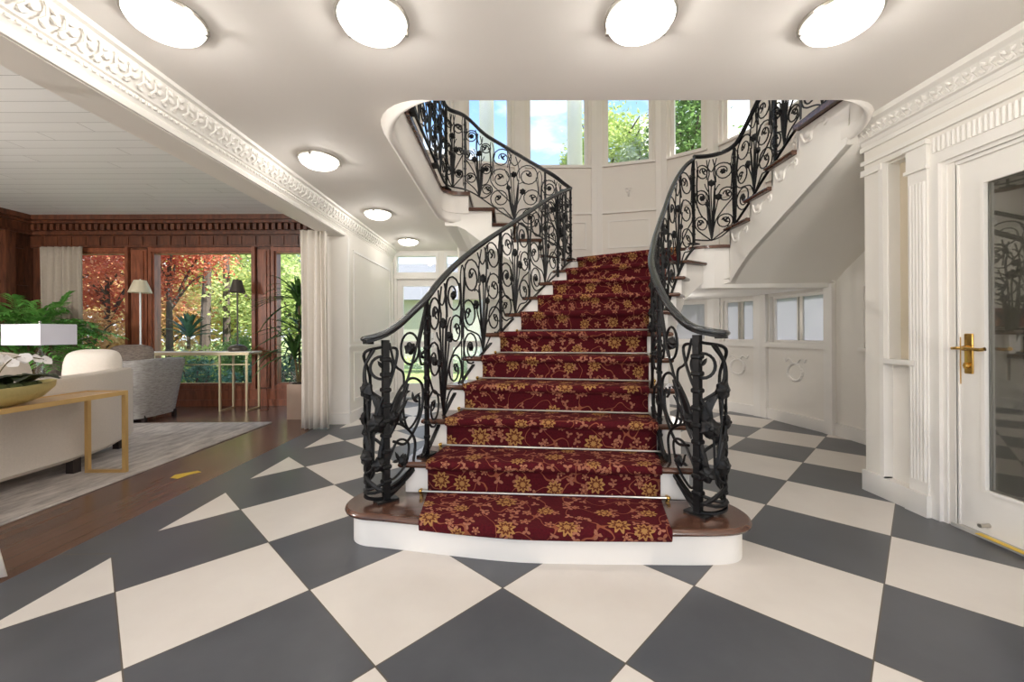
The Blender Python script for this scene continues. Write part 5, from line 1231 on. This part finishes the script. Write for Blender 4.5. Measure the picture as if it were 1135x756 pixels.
def tree(x_, y_, h, cr, mat, label, n=2600, size=.10, trunk=.14, cat='tree', group='garden trees outside', lean=0, cz=None, zr=None, name='garden_tree'):
    t = thing(name, label, cat, (x_, y_, -.3), group)
    zc = cz if cz else h - cr * .9; zr = zr or cr * .95
    m = MB(); top = Vector((x_ + lean, y_, zc)); P = catmull([(x_, y_, -.3), (x_ + lean * .3, y_, zc * .45), top], 5)
    m.tube(P, [trunk * (1 - .6 * i / (len(P) - 1)) for i in range(len(P))], 8)
    for k in range(7):
        a = 2 * pi * k / 7 + random.random(); st = P[int(len(P) * (.55 + .05 * k)) if int(len(P) * (.55 + .05 * k)) < len(P) else -1]; e = top + Vector((cos(a) * cr * .75, sin(a) * cr * .75, random.uniform(-.2, .6) * zr))
        m.tube(catmull([st, st.lerp(e, .5) + Vector((0, 0, .15 * cr)), e], 4), [trunk * .4 * (1 - .09 * j) for j in range(9)], 5)
    m.build('trunk', 'bark', t)
    c = MB(); leafcloud(c, top, cr, cr, zr, n, size, 22); c.build('crown', mat, t, 0)
def shrub(x_, y_, rx, ry, h, mat, label, n=1400, size=.05, group='shrubs outside the living-room window', name='garden_shrub'):
    t = thing(name, label, 'shrub', (x_, y_, -.3), group)
    m = MB()
    for k in range(6):
        a = k * 1.05; m.tube([(x_, y_, -.3), (x_ + cos(a) * rx * .5, y_ + sin(a) * ry * .5, h * .6)], .012, 5)
    m.build('stem', 'bark', t); c = MB(); leafcloud(c, (x_, y_, (h - .3) / 2), rx, ry, (h + .3) / 2, n, size, 26); c.build('foliage', mat, t, 0)
# garden seen through the living-room window
tree(-9.6, 10.0, 3.8, 1.15, 'redleaf', 'red-leaved maple outside the narrow left window', 3400, .055, .1, cz=2.5)
tree(-8.45, 10.4, 4.4, 1.3, 'redleaf', 'red-leaved maple hanging over the upper left of the big window', 4200, .055, .10, cz=3.0)
tree(-9.3, 9.4, 2.0, .8, 'orangeleaf', 'low orange-leaved maple below the red crowns', 2200, .055, .06, cz=1.0)
tree(-8.76, 12.0, 8.0, 1.5, 'yellowleaf', 'tall forked grey-trunked tree in the big window', 1700, .09, .15, cz=6.0, lean=.3)
tree(-8.45, 12.5, 9.0, 1.6, 'limeleaf', 'tall slim grey-trunked tree right of the forked one', 1700, .09, .12, cz=6.6)
tree(-10.9, 13.4, 5.0, 1.6, 'orangeleaf', 'orange and yellow tree behind the red maple', 3200, .08, .13, cz=1.4)
tree(-9.5, 14.4, 5.5, 1.9, 'yellowleaf', 'broad yellow-green tree behind the two trunks', 4200, .09, .14, cz=2.1)
tree(-7.6, 13.2, 5.0, 1.6, 'limeleaf', 'lime green tree behind the right part of the big window', 3400, .085, .10, cz=2.2)
tree(-6.3, 12.2, 4.6, 1.3, 'limeleaf', 'lime green tree outside the right pane behind the dracaena', 2800, .08, .10, cz=1.8)
tree(-14.0, 19.0, 8.0, 3.0, 'yellowleaf', 'high yellow-green tree at the far end of the garden', 3400, .14, .16, cz=3.2)
tree(-11.4, 19.5, 8.5, 3.0, 'limeleaf', 'high lime green tree at the far end of the garden', 3400, .14, .16, cz=4.2)
tree(-17.2, 18.0, 8.0, 3.0, 'orangeleaf', 'orange tree far behind the narrow left window', 3400, .13, .16, cz=3.0)
tree(-15.3, 17.0, 7.0, 2.4, 'orangeleaf', 'large orange-leaved tree far at the back of the garden', 3200, .13, .14, cz=2.4)
tree(-9.6, 21.0, 8.5, 3.0, 'midleaf', 'mid green tree at the far end of the garden', 3000, .15, .16, cz=3.6)
shrub(-5.9, 9.2, .6, .5, 1.15, 'midleaf', 'rounded green shrub behind the pewter lamp outside', 1700, .05)
shrub(-7.1, 9.5, .7, .5, .95, 'limeleaf', 'bright green shrub behind the agave vase outside', 1700, .05)
shrub(-7.9, 9.0, .7, .5, .85, 'yellowleaf', 'yellow-green shrub outside the left part of the big window', 1700, .05)
shrub(-9.1, 9.0, .8, .5, .8, 'yellowleaf', 'pale yellow shrub below the maple outside the narrow left window', 1700, .05)
for i, x_ in enumerate((-7.6, -6.7, -5.8, -4.9, -4.0, -3.1)):
    shrub(x_, 7.75, .5, .35, .72, 'hedgeleaf', ['blue-green hedge shrub outside the narrow left window', 'blue-green hedge shrub at the left post of the big window', 'blue-green hedge shrub low behind the grey armchair outside', 'blue-green hedge shrub in the middle of the big window', 'blue-green hedge shrub behind the right legs of the window console', 'blue-green hedge shrub outside the pane behind the dracaena'][i], 1100, .045, 'low hedge shrubs under the window')
# trees behind the tall stair-hall windows
tree(3.75, 14.8, 9.6, 1.5, 'limeleaf', 'fresh green tree filling the tall window right of centre', 5200, .09, .16, cz=7.6, zr=2.0)
tree(4.3, 13.9, 7.6, .9, 'blossom', 'greyish white blossoming tree in front of the green tree', 2600, .07, .10, cz=6.7, zr=.75)
tree(5.8, 13.3, 9.8, 1.2, 'midleaf', 'leafy green tree in the second tall window from the right', 4200, .09, .16, cz=7.6, zr=2.0)
tree(2.45, 14.5, 8.0, .55, 'limeleaf', 'slender green tree beside the right portico column', 1800, .09, .10, cz=6.7, zr=1.2)
tree(6.95, 12.0, 7.2, 1.0, 'limeleaf', 'low green tree behind the right stair railing window', 2600, .09, .12, cz=5.2)
# neighbour's house seen through the back doors
hs = thing('neighbour_house', 'pale house with a grey roof seen through the glazed back door', 'house', (-5.5, 26, -.3))
MB().box(-9, -1.5, 24, 30, -.3, 3.0).build('wall', 'stone', hs)
MB().prismT([(-9.5, 23.6, 3.0), (-9.5, 30.4, 3.0), (-9.5, 27, 5.6)], (8.5, 0, 0)).build('roof', 'roofgrey', hs)
for x_ in (-7.5, -4.5): MB().box(x_, x_ + 1.0, 23.95, 24.0, .8, 2.2).build('window', 'black', hs)
shrub(-2.6, 14.5, .9, .7, .7, 'blossom', 'pale shrub outside the glazed back door', 1600, .06, 'shrubs outside the back doors')
shrub(-.9, 14.2, .9, .7, .6, 'blossom', 'green shrub outside the second glazed back door', 1600, .06, 'shrubs outside the back doors')

# ------------------------------------------------------------------ sky and sun
w = bpy.data.worlds.new('sky'); S.world = w; w.use_nodes = True; nt = w.node_tree; bg = nt.nodes['Background']
tc = N(nt, 'ShaderNodeTexCoord'); sp = N(nt, 'ShaderNodeSeparateXYZ'); nt.links.new(tc.outputs['Generated'], sp.inputs[0])
cr = N(nt, 'ShaderNodeValToRGB'); e = cr.color_ramp.elements; e[0].position = .0; e[0].color = srgb(232, 240, 250); e[1].position = .55; e[1].color = srgb(120, 176, 238)
nt.links.new(sp.outputs[2], cr.inputs[0])
mp = N(nt, 'ShaderNodeMapping'); mp.inputs['Scale'].default_value = (1, 1, 2.6); nt.links.new(tc.outputs['Generated'], mp.inputs[0])
n = N(nt, 'ShaderNodeTexNoise', Scale=3.2, Detail=6.0, Roughness=.55); nt.links.new(mp.outputs[0], n.inputs['Vector'])
c2 = N(nt, 'ShaderNodeValToRGB'); c2.color_ramp.elements[0].position = .46; c2.color_ramp.elements[1].position = .62; nt.links.new(n.outputs['Fac'], c2.inputs[0])
nt.links.new(mixc(nt, c2.outputs[0], cr.outputs[0], (1, 1, 1, 1)), bg.inputs[0]); bg.inputs[1].default_value = SKY
sl = bpy.data.lights.new('sun', 'SUN'); sl.energy = SUN; sl.angle = .009; sl.color = (1, .95, .87); so_ = bpy.data.objects.new('sun', sl); COL.objects.link(so_)
so_.rotation_euler = Vector((.62, -.18, .76)).to_track_quat('Z', 'Y').to_euler()
S.view_settings.exposure = EXPO
